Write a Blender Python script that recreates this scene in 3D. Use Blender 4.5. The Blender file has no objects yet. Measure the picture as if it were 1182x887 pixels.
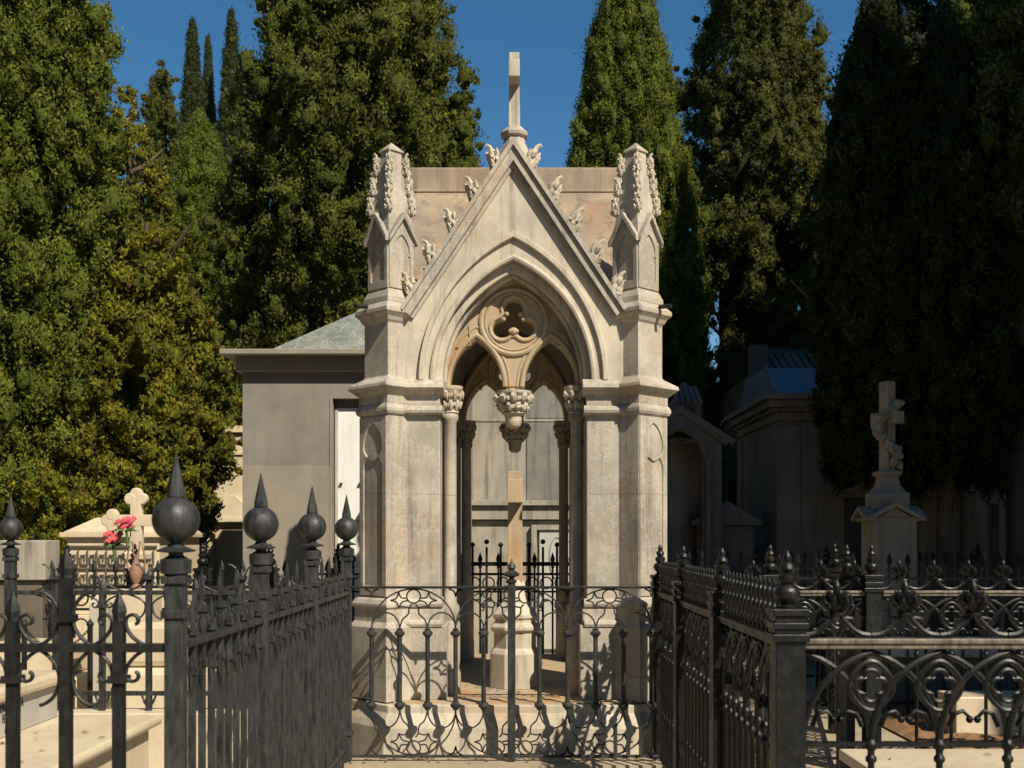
import bpy, bmesh, math, random
import numpy as np
from mathutils import Vector, Matrix, Quaternion
PI = math.pi
R = math.radians
random.seed(7)
sc = bpy.context.scene
COL = sc.collection
EYE = 1.6
F = 1300.0
def PX(px, D): return (px - 600.0) / F * D          # metres right of the axis
def PZ(py, D): return EYE + (621.0 - py) / F * D     # metres above the ground

# ------------------------------------------------------------------ materials
def mat(name):
    m = bpy.data.materials.new(name); m.use_nodes = True
    nt = m.node_tree; b = nt.nodes['Principled BSDF']
    return m, nt, b
def N(nt, t, **k):
    n = nt.nodes.new(t)
    for a, v in k.items(): setattr(n, a, v)
    return n
def noise(nt, vec, scale, detail=6, rough=.6):
    n = N(nt, 'ShaderNodeTexNoise'); n.inputs['Scale'].default_value = scale
    n.inputs['Detail'].default_value = detail; n.inputs['Roughness'].default_value = rough
    nt.links.new(vec, n.inputs['Vector']); return n.outputs['Fac']
def ramp(nt, fac, stops):
    r = N(nt, 'ShaderNodeValToRGB'); e = r.color_ramp.elements
    while len(e) < len(stops): e.new(.5)
    for i, (p, c) in enumerate(stops):
        e[i].position = p; e[i].color = (*c, 1) if len(c) == 3 else c
    nt.links.new(fac, r.inputs['Fac']); return r.outputs['Color']
def mixc(nt, fac, a, b, mode='MIX'):
    m = N(nt, 'ShaderNodeMix', data_type='RGBA', blend_type=mode)
    for s, v in ((0, fac), (6, a), (7, b)):
        if isinstance(v, (int, float)): m.inputs[s].default_value = v
        elif isinstance(v, tuple): m.inputs[s].default_value = (*v, 1)
        else: nt.links.new(v, m.inputs[s])
    return m.outputs[2]
def bump(nt, b, h, strength, dist=.01):
    n = N(nt, 'ShaderNodeBump'); n.inputs['Strength'].default_value = strength
    n.inputs['Distance'].default_value = dist
    nt.links.new(h, n.inputs['Height']); nt.links.new(n.outputs[0], b.inputs['Normal'])
def worldpos(nt, scale=(1, 1, 1)):
    g = N(nt, 'ShaderNodeNewGeometry'); m = N(nt, 'ShaderNodeMapping')
    m.inputs['Scale'].default_value = scale
    nt.links.new(g.outputs['Position'], m.inputs['Vector']); return m.outputs[0]

def stone(name, c1, c2, stain, amt=.5, rough=.75, streak=.5, grain=.25, bumpn=.25, dark=(.16, .14, .12), cracks=0.):
    m, nt, b = mat(name)
    p = worldpos(nt); ps = worldpos(nt, (7, 7, .55))
    base = mixc(nt, ramp(nt, noise(nt, p, 2.2, 5), [(.38, (0,)*3), (.62, (1,)*3)]), c1, c2)
    st = ramp(nt, noise(nt, p, 1.5, 8, .7), [(.52, (0,)*3), (.72, (amt,)*3)])
    base = mixc(nt, st, base, stain)
    sk = ramp(nt, noise(nt, ps, 1.3, 6, .7), [(.50, (0,)*3), (.70, (streak,)*3)])
    base = mixc(nt, sk, base, dark)
    gr = ramp(nt, noise(nt, p, 90, 4, .8), [(.3, (1 - grain,)*3), (.7, (1.0,)*3)])
    base = mixc(nt, 1.0, base, gr, 'MULTIPLY')
    sp = ramp(nt, noise(nt, p, 28, 3, .8), [(.60, (0,)*3), (.75, (.35,)*3)])
    base = mixc(nt, sp, base, dark)
    if cracks:
        p2 = worldpos(nt, (1, 1, 1)); sx_ = N(nt, 'ShaderNodeSeparateXYZ'); nt.links.new(p2, sx_.inputs[0])
        jz = N(nt, 'ShaderNodeMath', operation='PINGPONG'); nt.links.new(sx_.outputs[2], jz.inputs[0]); jz.inputs[1].default_value = .318
        base = mixc(nt, ramp(nt, jz.outputs[0], [(0.0, (.55,)*3), (.006, (0,)*3)]), base, dark)
        w = noise(nt, p, 5.0, 8, .75)
        cr = ramp(nt, w, [(.493, (0,)*3), (.5, (cracks,)*3), (.507, (0,)*3)])
        base = mixc(nt, cr, base, (.85, .82, .76))
    nt.links.new(base, b.inputs['Base Color'])
    b.inputs['Roughness'].default_value = rough
    bump(nt, b, noise(nt, p, 60, 8, .75), bumpn, .008)
    return m
def iron(name, c1, c2, rough=.5, metallic=.2, rust=.25, rustc=(.12, .06, .03)):
    m, nt, b = mat(name)
    p = worldpos(nt); ps = worldpos(nt, (14, 14, 2.5))
    c = mixc(nt, ramp(nt, noise(nt, ps, 3, 6, .7), [(.35, (0,)*3), (.65, (1,)*3)]), c1, c2)
    c = mixc(nt, ramp(nt, noise(nt, p, 9, 7, .75), [(.56, (0,)*3), (.68, (rust,)*3)]), c, rustc)
    nt.links.new(c, b.inputs['Base Color'])
    b.inputs['Metallic'].default_value = metallic
    r = ramp(nt, noise(nt, p, 25, 4), [(.3, (rough - .12,)*3), (.7, (rough + .2,)*3)])
    nt.links.new(r, b.inputs['Roughness'])
    bump(nt, b, noise(nt, p, 120, 5, .8), .35, .003)
    return m
def leafmat(name, dark, light, trans=.25, rough=.55, brown=None, brownamt=.0):
    m, nt, b = mat(name)
    a = N(nt, 'ShaderNodeAttribute'); a.attribute_name = 'tint'
    sep = N(nt, 'ShaderNodeSeparateColor'); nt.links.new(a.outputs['Color'], sep.inputs[0])
    c = mixc(nt, sep.outputs[0], dark, light)
    if brown:
        c = mixc(nt, ramp(nt, sep.outputs[1], [(1 - brownamt - .05, (0,)*3), (1 - brownamt + .05, (1,)*3)]), c, brown)
    p = worldpos(nt)
    c = mixc(nt, 1.0, c, ramp(nt, noise(nt, p, 26, 3, .8), [(.36, (.42,)*3), (.66, (1.25,)*3)]), 'MULTIPLY')
    nt.links.new(c, b.inputs['Base Color']); bump(nt, b, noise(nt, p, 20, 4, .8), 1.0, .06)
    b.inputs['Roughness'].default_value = rough
    b.inputs['Specular IOR Level'].default_value = .2
    t = N(nt, 'ShaderNodeBsdfTranslucent'); nt.links.new(c, t.inputs[0])
    mx = N(nt, 'ShaderNodeMixShader'); mx.inputs[0].default_value = trans
    nt.links.new(b.outputs[0], mx.inputs[1]); nt.links.new(t.outputs[0], mx.inputs[2])
    nt.links.new(mx.outputs[0], nt.nodes['Material Output'].inputs['Surface'])
    return m
MT = {}
MT['stone'] = stone('carved_limestone', (.52, .46, .375), (.34, .305, .255), (.42, .24, .10), .65, streak=.85, grain=.25, cracks=.5)
MT['stone_pale'] = stone('pale_limestone', (.62, .55, .44), (.46, .405, .325), (.46, .28, .12), .55, streak=.7, grain=.25)
MT['stone_warm'] = stone('stained_limestone', (.48, .35, .20), (.42, .34, .235), (.44, .20, .06), .9, streak=.5, grain=.22)
MT['roof_stone'] = stone('roof_limestone', (.42, .32, .21), (.27, .215, .16), (.32, .18, .09), .85, streak=.85, grain=.28, dark=(.14, .115, .09))
MT['grey_wall'] = stone('grey_render', (.25, .225, .195), (.19, .17, .15), (.30, .22, .14), .5, streak=.35, grain=.18)
MT['grey_wall2'] = stone('tan_render', (.30, .26, .205), (.25, .22, .18), (.30, .20, .12), .5, streak=.2, grain=.2)
MT['green_marble'] = stone('green_marble', (.15, .17, .15), (.23, .24, .20), (.20, .15, .09), .8, rough=.4, streak=.4, grain=.1, dark=(.06, .065, .055), cracks=.7)
MT['white_marble'] = stone('white_marble', (.80, .80, .77), (.74, .74, .70), (.6, .58, .5), .3, rough=.4, streak=.12, grain=.05)
MT['tomb_marble'] = stone('cream_marble', (.66, .56, .40), (.60, .50, .36), (.45, .33, .2), .4, rough=.4, streak=.2, grain=.08)
MT['tomb_grey'] = stone('grey_marble', (.42, .41, .38), (.50, .48, .44), (.4, .35, .27), .4, rough=.4, streak=.2, grain=.1)
MT['concrete'] = stone('weathered_concrete', (.40, .36, .29), (.30, .275, .23), (.30, .2, .11), .5, streak=.9, grain=.25, dark=(.11, .105, .10))
MT['dark_concrete'] = stone('shaded_stained_concrete', (.25, .235, .205), (.17, .16, .145), (.2, .15, .1), .5, streak=.95, grain=.25, dark=(.075, .072, .07))
MT['cream_wall'] = stone('cream_plaster', (.62, .52, .36), (.54, .45, .32), (.55, .33, .14), .5, streak=.25, grain=.12)
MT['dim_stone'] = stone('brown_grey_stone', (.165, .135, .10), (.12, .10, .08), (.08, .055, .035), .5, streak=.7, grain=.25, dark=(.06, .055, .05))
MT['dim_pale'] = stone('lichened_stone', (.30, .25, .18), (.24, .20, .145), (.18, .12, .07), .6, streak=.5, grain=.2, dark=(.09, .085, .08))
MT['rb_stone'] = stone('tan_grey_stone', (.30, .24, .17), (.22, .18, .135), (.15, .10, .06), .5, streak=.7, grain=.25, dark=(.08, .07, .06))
MT['paving'] = stone('sandy_paving', (.44, .36, .25), (.36, .30, .215), (.25, .19, .12), .6, streak=.0, grain=.35)
MT['soil'] = stone('brown_soil', (.30, .16, .07), (.22, .12, .055), (.11, .07, .035), .8, rough=.95, streak=0, grain=.5, bumpn=.9)
MT['dirt'] = stone('dry_ground', (.28, .22, .15), (.20, .16, .11), (.08, .08, .04), .7, rough=.95, streak=0, grain=.4, bumpn=.8)
MT['zinc'] = stone('zinc_sheet', (.15, .19, .23), (.11, .14, .17), (.22, .22, .2), .5, rough=.45, streak=.5, grain=.1, dark=(.05, .06, .07))
MT['tile'] = stone('old_roof_tile', (.11, .095, .08), (.16, .12, .09), (.05, .06, .035), .8, streak=0, grain=.3)
MT['terracotta'] = stone('terracotta', (.30, .16, .11), (.24, .14, .10), (.2, .13, .09), .5, streak=.2, grain=.2)
MT['iron'] = iron('weathered_grey_iron', (.013, .014, .016), (.062, .062, .062), .48, .3, .4, (.085, .068, .052))
MT['iron_dark'] = iron('dark_iron', (.007, .007, .008), (.024, .023, .022), .48, .25, .4, (.06, .04, .028))
MT['iron_black'] = iron('black_painted_iron', (.004, .0045, .0055), (.013, .013, .013), .36, .3, .45, (.055, .038, .026))
MT['iron_worn'] = iron('worn_iron_rail', (.05, .043, .036), (.22, .18, .135), .45, .2, .6, (.30, .24, .17))
MT['bark'] = stone('bark', (.16, .105, .07), (.10, .07, .05), (.05, .04, .03), .6, rough=.95, streak=.8, grain=.4, bumpn=1.0, dark=(.03, .025, .02))
MT['letter'] = iron('engraved_black', (.02, .02, .02), (.03, .03, .03), .6, 0, 0)
MT['leaf_a'] = leafmat('cypress_leaf', (.10, .135, .016), (.33, .37, .05), brown=(.15, .10, .045), brownamt=.03)
MT['leaf_b'] = leafmat('cypress_leaf_deep', (.085, .108, .015), (.28, .295, .048), brown=(.14, .09, .045), brownamt=.03)
MT['leaf_far'] = leafmat('distant_cypress_leaf', (.045, .065, .024), (.10, .13, .040))
MT['leaf_y'] = leafmat('yellowing_leaf', (.12, .135, .014), (.42, .38, .035), brown=(.26, .15, .05), brownamt=.16)
MT['leaf_o'] = leafmat('loose_conifer_leaf', (.065, .080, .014), (.23, .23, .045), brown=(.13, .085, .04), brownamt=.08)
MT['leaf_shade'] = leafmat('shaded_cypress_leaf', (.030, .045, .010), (.095, .115, .022), brown=(.12, .08, .04), brownamt=.03)  # darkened cypress leaf; shade of the right-hand trees is in its colour
MT['leaf_bright'] = leafmat('bright_leaf', (.07, .13, .012), (.16, .26, .03))
def plain(name, c, rough=.6):
    m, nt, b = mat(name)
    p = worldpos(nt)
    k = mixc(nt, noise(nt, p, 40, 4), tuple(x * .7 for x in c), tuple(min(1, x * 1.2) for x in c))
    nt.links.new(k, b.inputs['Base Color']); b.inputs['Roughness'].default_value = rough
    return m
MT['petal'] = plain('pink_petal', (.62, .10, .12)); MT['petal2'] = plain('red_petal', (.50, .045, .05))
MT['dry_leaf'] = plain('dry_leaf', (.17, .11, .05), .8); MT['stem'] = plain('green_stem', (.06, .13, .03))
MT['dark_hole'] = plain('dark_bronze', (.012, .011, .010), .5)

# ------------------------------------------------------------------ mesh kit
class MB:
    def __init__(s): s.v = []; s.f = []; s.m = []; s.cur = 0
    def add(s, vs, fs):
        o = len(s.v); s.v += [tuple(v) for v in vs]
        s.f += [tuple(o + i for i in f) for f in fs]; s.m += [s.cur] * len(fs); return s
    def box(s, x0, x1, y0, y1, z0, z1):
        return s.hexa([(x0, y0, z0), (x1, y0, z0), (x1, y1, z0), (x0, y1, z0), (x0, y0, z1), (x1, y0, z1), (x1, y1, z1), (x0, y1, z1)])
    def hexa(s, p):
        return s.add(p, [(3, 2, 1, 0), (4, 5, 6, 7), (0, 1, 5, 4), (1, 2, 6, 5), (2, 3, 7, 6), (3, 0, 4, 7)])
    def loft(s, rings, cap=True, closed=True):
        """rings: list of equally long vertex loops"""
        n = len(rings[0]); vs = [p for r in rings for p in r]; fs = []
        for i in range(len(rings) - 1):
            for j in range(n if closed else n - 1):
                k = (j + 1) % n
                fs.append((i * n + j, i * n + k, (i + 1) * n + k, (i + 1) * n + j))
        if cap:
            fs.append(tuple(range(n - 1, -1, -1))); fs.append(tuple((len(rings) - 1) * n + j for j in range(n)))
        return s.add(vs, fs)
    def stack(s, poly, prof, cx=0, cy=0):
        """poly: fn(size)->[(x,y)], prof: [(size,z)]"""
        return s.loft([[(cx + x, cy + y, z) for x, y in poly(r)] for r, z in prof])
    def lathe(s, prof, c=(0, 0, 0), n=16):
        return s.loft([[(c[0] + max(r, 1e-4) * math.cos(2 * PI * j / n), c[1] + max(r, 1e-4) * math.sin(2 * PI * j / n), c[2] + z) for j in range(n)] for r, z in prof])
    def tube(s, pts, r, n=6, closed=False, flat=None):
        """sweep; flat=(normal_width, binormal_width) gives a rectangular bar"""
        P = [Vector(p) for p in pts]; m = len(P); rings = []
        up = None
        for i, p in enumerate(P):
            if closed: t = P[(i + 1) % m] - P[i - 1]
            else: t = P[min(i + 1, m - 1)] - P[max(i - 1, 0)]
            if t.length < 1e-9: t = Vector((0, 0, 1))
            t.normalize()
            if up is None:
                up = Vector((0, 1, 0)) if abs(t.y) < .9 else Vector((1, 0, 0))
            a = up - t * up.dot(t)
            if a.length < 1e-4: a = t.orthogonal()
            a.normalize(); b = t.cross(a); 
            rr = r[i] if isinstance(r, (list, tuple)) else r
            if flat: rings.append([p + a * (sa * flat[0] / 2) + b * (sb * flat[1] / 2) for sa, sb in ((-1, -1), (1, -1), (1, 1), (-1, 1))])
            else: rings.append([p + (a * math.cos(2 * PI * j / n) + b * math.sin(2 * PI * j / n)) * rr for j in range(n)])
        if closed: rings.append(rings[0]); return s.loft(rings, cap=False)
        return s.loft(rings)
    def blob(s, c, r, n=6, seed=0, jit=0.):
        rx, ry, rz = r if isinstance(r, (list, tuple)) else (r, r, r)
        rnd = random.Random(seed); rings = []
        k = max(3, n // 2 + 1)
        for i in range(k + 1):
            th = PI * i / k; q = max(math.sin(th), .02)
            ring = []
            for j in range(n):
                ph = 2 * PI * j / n; g = 1 + rnd.uniform(-jit, jit)
                ring.append((c[0] + rx * q * math.cos(ph) * g, c[1] + ry * q * math.sin(ph) * g, c[2] - rz * math.cos(th) * g))
            rings.append(ring)
        return s.loft(rings)
    def merge(s, other, M=None):
        vs = [(M @ Vector(v)) for v in other.v] if M else other.v
        o = len(s.v); s.v += [tuple(v) for v in vs]; s.f += [tuple(o + i for i in f) for f in other.f]; s.m += other.m
        return s
    def mesh(s, name, *mats, smooth=None, bevel=0):
        me = bpy.data.meshes.new(name); me.from_pydata(s.v, [], s.f)
        for m in mats: me.materials.append(m)
        if len(mats) > 1: me.polygons.foreach_set('material_index', s.m)
        bm = bmesh.new(); bm.from_mesh(me)
        bmesh.ops.recalc_face_normals(bm, faces=bm.faces)
        if smooth:
            for f in bm.faces: f.smooth = True
            for e in bm.edges:
                if len(e.link_faces) == 2 and e.calc_face_angle(0) > R(smooth): e.smooth = False
        bm.to_mesh(me); bm.free(); me.update()
        return me
def link(name, me, parent=None, loc=(0, 0, 0), rz=0, bevel=0, label=None):
    o = bpy.data.objects.new(name, me); COL.objects.link(o); o.location = loc; o.rotation_euler = (0, 0, rz)
    if parent: o.parent = parent
    if bevel:
        b = o.modifiers.new('bevel', 'BEVEL'); b.width = bevel; b.segments = 2; b.limit_method = 'ANGLE'; b.angle_limit = R(35)
        b.harden_normals = False
    if label: o['label'] = label
    return o
def obj(name, mb, m, parent=None, loc=(0, 0, 0), rz=0, bevel=0, smooth=None, label=None):
    mats = m if isinstance(m, (list, tuple)) else [m]
    return link(name, mb.mesh(name, *mats, smooth=smooth), parent, loc, rz, bevel, label)
def tag(o, label, cat, group=None):
    o['label'] = label; o['category'] = cat
    if group: o['group'] = group
    return o
def thing(name, label, cat, loc=(0, 0, 0), rz=0, group=None):
    o = bpy.data.objects.new(name, None); COL.objects.link(o); o.location = loc; o.rotation_euler = (0, 0, rz)
    return tag(o, label, cat, group)
def struct(name, mb, m, kind='structure'):
    o = obj(name, mb, m); o['kind'] = kind; return o

def arch(cx, w, h, zs, n=14):
    """pointed arch, left spring -> apex -> right spring, as (x,z)"""
    r = (w * w + h * h) / (2 * w); ta = math.acos((w - r) / r)
    L = [(cx - w + r + r * math.cos(PI + (ta - PI) * i / n), zs + r * math.sin(PI + (ta - PI) * i / n)) for i in range(n + 1)]
    return L + [(2 * cx - x, z) for x, z in reversed(L[:-1])]
def circ(cx, cz, r, n=24, a0=0, a1=2 * PI, end=False):
    return [(cx + r * math.cos(a0 + (a1 - a0) * i / n), cz + r * math.sin(a0 + (a1 - a0) * i / n)) for i in range(n + (1 if end else 0))]
def plate(name, outline, holes, y, th, bev=0.):
    """solid plate with holes in the XZ plane; front face at y, thickness th"""
    cu = bpy.data.curves.new(name, 'CURVE'); cu.dimensions = '2D'; cu.fill_mode = 'BOTH'
    cu.extrude = th / 2 - bev; cu.bevel_depth = bev; cu.bevel_resolution = 1; cu.offset = -bev
    for lp in [outline] + holes:
        sp = cu.splines.new('POLY'); sp.points.add(len(lp) - 1); sp.use_cyclic_u = True
        for i, (a, b) in enumerate(lp): sp.points[i].co = (a, b, 0, 1)
    o = bpy.data.objects.new('tmp', cu); COL.objects.link(o)
    dg = bpy.context.evaluated_depsgraph_get(); dg.update()
    me = bpy.data.meshes.new_from_object(o.evaluated_get(dg))
    b = MB(); b.v = [(v.co.x, y + th / 2 - v.co.z, v.co.y) for v in me.vertices]
    b.f = [tuple(p.vertices) for p in me.polygons]; b.m = [0] * len(b.f)
    bpy.data.objects.remove(o); bpy.data.curves.remove(cu); bpy.data.meshes.remove(me)
    return b
def xz(pts, y): return [(x, y, z) for x, z in pts]

# ------------------------------------------------------------------ foliage
def leaves(rng, C, Rd, n_per, size, aspect, out=None, tintc=None):
    """leaf-sized scales over puffy clumps; C clump centres, Rd radii"""
    k = len(C); idx = np.repeat(np.arange(k), n_per); n = len(idx)
    d = rng.normal(size=(n, 3)) + out[idx] * .35; d /= np.linalg.norm(d, axis=1)[:, None]
    rad = rng.uniform(.55, 1.12, n)[:, None]
    stick = rng.uniform(0, 1, n) < .30; rad[stick] *= rng.uniform(1.0, 1.32, stick.sum())[:, None]
    P = C[idx] + d * Rd[idx] * rad
    nr = d + rng.normal(size=(n, 3)) * .42; nr /= np.linalg.norm(nr, axis=1)[:, None]
    a = rng.normal(size=(n, 3)) * .55; a[:, 2] += .9; a += d * np.where(stick, 1.4, .25)[:, None]
    a -= nr * (a * nr).sum(1)[:, None] * np.where(stick, .3, .9)[:, None]; a /= np.linalg.norm(a, axis=1)[:, None]
    b = np.cross(a, nr); b /= (np.linalg.norm(b, axis=1)[:, None] + 1e-6)
    s = size * rng.uniform(.55, 1.45, n)[:, None]
    v = np.stack([P - a * s * .5, P + b * s * aspect * .5 + a * s * .05, P + a * s * .6, P - b * s * aspect * .5 + a * s * .05], axis=1)
    t = np.clip(tintc[idx] + rng.normal(0, .15, n), 0, 1); t2 = rng.uniform(0, 1, n)
    t2 = t2 * .5 + .5 * (np.sin(C[idx][:, 0] * 7.1 + C[idx][:, 1] * 5.7) * np.cos(C[idx][:, 2] * 3.3) * .5 + .5)
    return v.reshape(-1, 3), np.stack([t, t2], 1)
_bm = bmesh.new(); bmesh.ops.create_icosphere(_bm, subdivisions=2, radius=1.0); _bm.verts.ensure_lookup_table()
ICO_V = np.array([v.co[:] for v in _bm.verts]); ICO_F = np.array([[v.index for v in f.verts] for f in _bm.faces]); _bm.free()
def puffs(rng, C, Rd, tint, sc_=.52):
    k = len(C); nv = len(ICO_V)
    A = rng.normal(size=(k, 3, 3)); A = np.linalg.qr(A)[0]
    base = np.einsum('kij,vj->kvi', A, ICO_V)
    r = 1 + rng.normal(0, .24, (k, nv, 1)); r[r < .5] = .5
    V = C[:, None] + base * r * Rd[:, None] * sc_
    Fc = (ICO_F[None] + (np.arange(k) * nv)[:, None, None]).reshape(-1, 3)
    return V.reshape(-1, 3), Fc, np.repeat(tint, nv)
def tree_mesh(name, V, T, bl, mats, core=None):
    nq = len(V) // 4; BV, BF, BT = bl; me = bpy.data.meshes.new(name)
    cv = np.array(core.v) if core else np.zeros((0, 3)); cf = core.f if core else []
    allv = np.vstack([V, BV, cv]); o1 = nq * 4; o2 = o1 + len(BV)
    cl = np.array([o2 + i for f in cf for i in f], dtype=int)
    li = np.concatenate([np.arange(o1), (BF + o1).ravel(), cl])
    lens = np.concatenate([np.full(nq, 4), np.full(len(BF), 3), np.array([len(f) for f in cf], dtype=int)])
    ls = np.concatenate([[0], np.cumsum(lens)[:-1]])
    me.vertices.add(len(allv)); me.vertices.foreach_set('co', allv.astype(np.float32).ravel())
    me.loops.add(len(li)); me.polygons.add(len(lens))
    me.loops.foreach_set('vertex_index', li.astype(np.int32)); me.polygons.foreach_set('loop_start', ls.astype(np.int32))
    at = me.attributes.new('tint', 'FLOAT_COLOR', 'POINT')
    c = np.zeros((len(allv), 4), np.float32); c[:, 3] = 1
    c[:o1, 0] = np.repeat(T[:, 0], 4); c[:o1, 1] = np.repeat(T[:, 1], 4); c[o1:o2, 0] = BT * .25; c[o1:o2, 1] = .3; c[o2:, 0] = .1  # inner puffs and core tinted darker: crown shade put into the colour
    at.data.foreach_set('color', c.ravel())
    for m in mats: me.materials.append(m)
    me.update(calc_edges=True); me.validate()
    return me
LQ = 4.0
CS = .72
def crown(name, m, seed, prof, z0, z1, clump=.22, leaf=.085, nleaf=34, dens=1.0, lob=.16, flame=1.8, aspect=.46, corek=.78, fill=1.0, gap=0., spray=0):
    """prof(t)->radius, t 0 bottom..1 top; clumps laid over a lobed body"""
    rng = np.random.default_rng(seed); clump *= CS
    zs = np.linspace(0, 1, 200); rr = np.array([prof(t) for t in zs])
    area = np.trapezoid(rr, zs * (z1 - z0)) * 2 * PI if hasattr(np, 'trapezoid') else np.trapz(rr, zs * (z1 - z0)) * 2 * PI
    k = int(area / (clump * clump * 1.35) * dens)
    cdf = np.cumsum(rr + .06); cdf /= cdf[-1]
    t = np.interp(rng.uniform(0, 1, k), cdf, zs); th = rng.uniform(0, 2 * PI, k)
    ph = rng.uniform(0, 2 * PI, 8)
    lobe = 1 + .05 * np.sin(th * 17 + ph[6] + t * 60) + .05 * np.sin(th * 11 - t * 90 + ph[7]) + lob * (np.sin(th * 3 + ph[0] + t * 5) * .5 + np.sin(th * 5 + ph[1] - t * 9) * .35 + np.sin(th * 8 + ph[2] + t * 23) * .3 + np.sin(t * 31 + ph[3] + th * 2) * .3)
    r0 = np.interp(t, zs, rr)
    depth = np.where(rng.uniform(0, 1, k) < .70, rng.uniform(.80, 1.07, k), rng.uniform(.62, .80, k))
    r = r0 * lobe * depth
    if gap > 0:
        keep = (np.sin(th * 4 + ph[4] + t * 17) + np.sin(t * 26 + ph[5] - th * 3) + rng.normal(0, .5, k)) > (-2.2 + gap * 2.4)
        t, th, r, r0, depth = t[keep], th[keep], r[keep], r0[keep], depth[keep]; k = len(t)
    C = np.stack([r * np.cos(th), r * np.sin(th), z0 + t * (z1 - z0)], 1)
    cs = clump * np.exp(rng.normal(-.12, .36, k)); cs = np.clip(cs, clump * .35, clump * 1.6)
    cs = np.minimum(cs, r0 * .6 + .07)
    Rd = np.stack([cs * rng.uniform(.7, 1.3, k), cs * rng.uniform(.7, 1.3, k), cs * flame * rng.uniform(.6, 1.2, k)], 1)
    out = np.stack([np.cos(th), np.sin(th), np.zeros(k)], 1)
    tint = np.clip(rng.normal(.45, .2, k), 0, 1)
    if spray:
        q = rng.integers(0, k, spray); o2 = out[q]; ln = rng.uniform(.25, .6, spray)
        C2 = np.concatenate([C[q] + o2 * (ln * f)[:, None] + np.array([0, 0, .35]) * (ln * f)[:, None] for f in (.45, .9)])
        R2 = np.concatenate([np.full((spray, 3), clump * .5), np.full((spray, 3), clump * .33)])
        C = np.vstack([C, C2]); Rd = np.vstack([Rd, R2]); out = np.vstack([out, o2, o2]); tint = np.concatenate([tint, tint[q], tint[q]])
    bl = puffs(rng, C, Rd, tint)
    V, T = leaves(rng, C, Rd, int(nleaf * LQ), leaf * .66, aspect, out=out, tintc=tint)
    core = MB()
    if corek > 0:
        rings = []
        for i in range(25):
            tt = i / 24; rad = max(prof(tt) * min(corek, .58), .01)
            rings.append([(rad * (1 + .1 * math.sin(a * 5 + tt * 20)) * math.cos(a), rad * (1 + .1 * math.sin(a * 5 + tt * 20)) * math.sin(a), z0 + .1 + tt * (z1 - z0 - .5)) for a in [2 * PI * j / 16 for j in range(16)]])
        core.loft(rings)
    return tree_mesh(name, V, T, bl, [m], core if corek > 0 else None)
def trunk_mb(h, r, seed=0, limbs=0, lean=.1, crown_r=1.0):
    rnd = random.Random(seed); b = MB()
    pts = [(lean * math.sin(i * .9 + seed) * .5 * i / 8, lean * math.cos(i * 1.3 + seed) * .5 * i / 8, h * i / 8) for i in range(9)]
    b.tube(pts, [r * (1.35 if i == 0 else 1) * (1 - .8 * i / 8) + .01 for i in range(9)], 10)
    for k in range(limbs):
        i = rnd.randint(2, 7); p = Vector(pts[i]); a = rnd.uniform(0, 2 * PI); L = crown_r * rnd.uniform(.6, 1.0)
        q = [p, p + Vector((math.cos(a) * L * .5, math.sin(a) * L * .5, L * .35)), p + Vector((math.cos(a) * L, math.sin(a) * L, L * .9))]
        b.tube(q, [r * .4, r * .28, r * .08], 6)
    return b
def prof_pts(*P):
    t_ = [p[0] for p in P]; r_ = [p[1] for p in P]
    return lambda t: float(np.interp(t, t_, r_))
def conic(rmax, tpk=.25, pw=.75, rb=.6):
    def f(t):
        if t < tpk: return rmax * (rb + (1 - rb) * math.sin(t / tpk * PI / 2))
        return rmax * max(0, (1 - ((t - tpk) / (1 - tpk)) ** (1 / pw * 1.35))) ** .85 + .01
    return f
def tree(name, label, x, d, crown_me, trunk, group=None, rz=0, cat='tree'):
    t = thing(name, label, cat, (x, d, 0), rz, group)
    link('crown', crown_me, t)
    obj('trunk', trunk, MT['bark'], t, smooth=50)
    return t
def copy_tree(root, loc, rz, label, scale=1.0):
    r = root.copy(); COL.objects.link(r); r.location = loc; r.rotation_euler = (0, 0, rz); r.scale = (scale if not isinstance(scale, tuple) else scale[0],) * 2 + ((scale if not isinstance(scale, tuple) else scale[1]),)
    r['label'] = label
    for c in list(root.children):
        q = c.copy(); COL.objects.link(q); q.parent = r
    return r

# ================================================================== SETTING
g = MB(); g.add([(-400, -60, 0), (400, -60, 0), (400, 600, 0), (-400, 600, 0)], [(0, 1, 2, 3)]); struct('ground', g, MT['dirt'])
g = MB(); g.add([(-14, -3, .004), (14, -3, .004), (14, 30, .004), (-14, 30, .004)], [(0, 1, 2, 3)]); struct('pavement', g, MT['paving'])
g = MB()
rnd = random.Random(3)
N_ = 26
vs = [(3.05 + 3.1 * i / N_, 8.2 + 2.6 * j / N_, .02 + rnd.random() * .05 * (0 < i < N_ and 0 < j < N_)) for j in range(N_ + 1) for i in range(N_ + 1)]
g.add(vs, [(j * (N_ + 1) + i, j * (N_ + 1) + i + 1, (j + 1) * (N_ + 1) + i + 1, (j + 1) * (N_ + 1) + i) for j in range(N_) for i in range(N_)])
struct('soil', g, MT['soil'])
g = MB(); g.box(-1.30, 1.10, 7.36, 7.70, 0, .112); g.box(-1.30, 1.10, 7.703, 7.76, 0, .09)
struct('threshold', g, MT['paving'])

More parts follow.
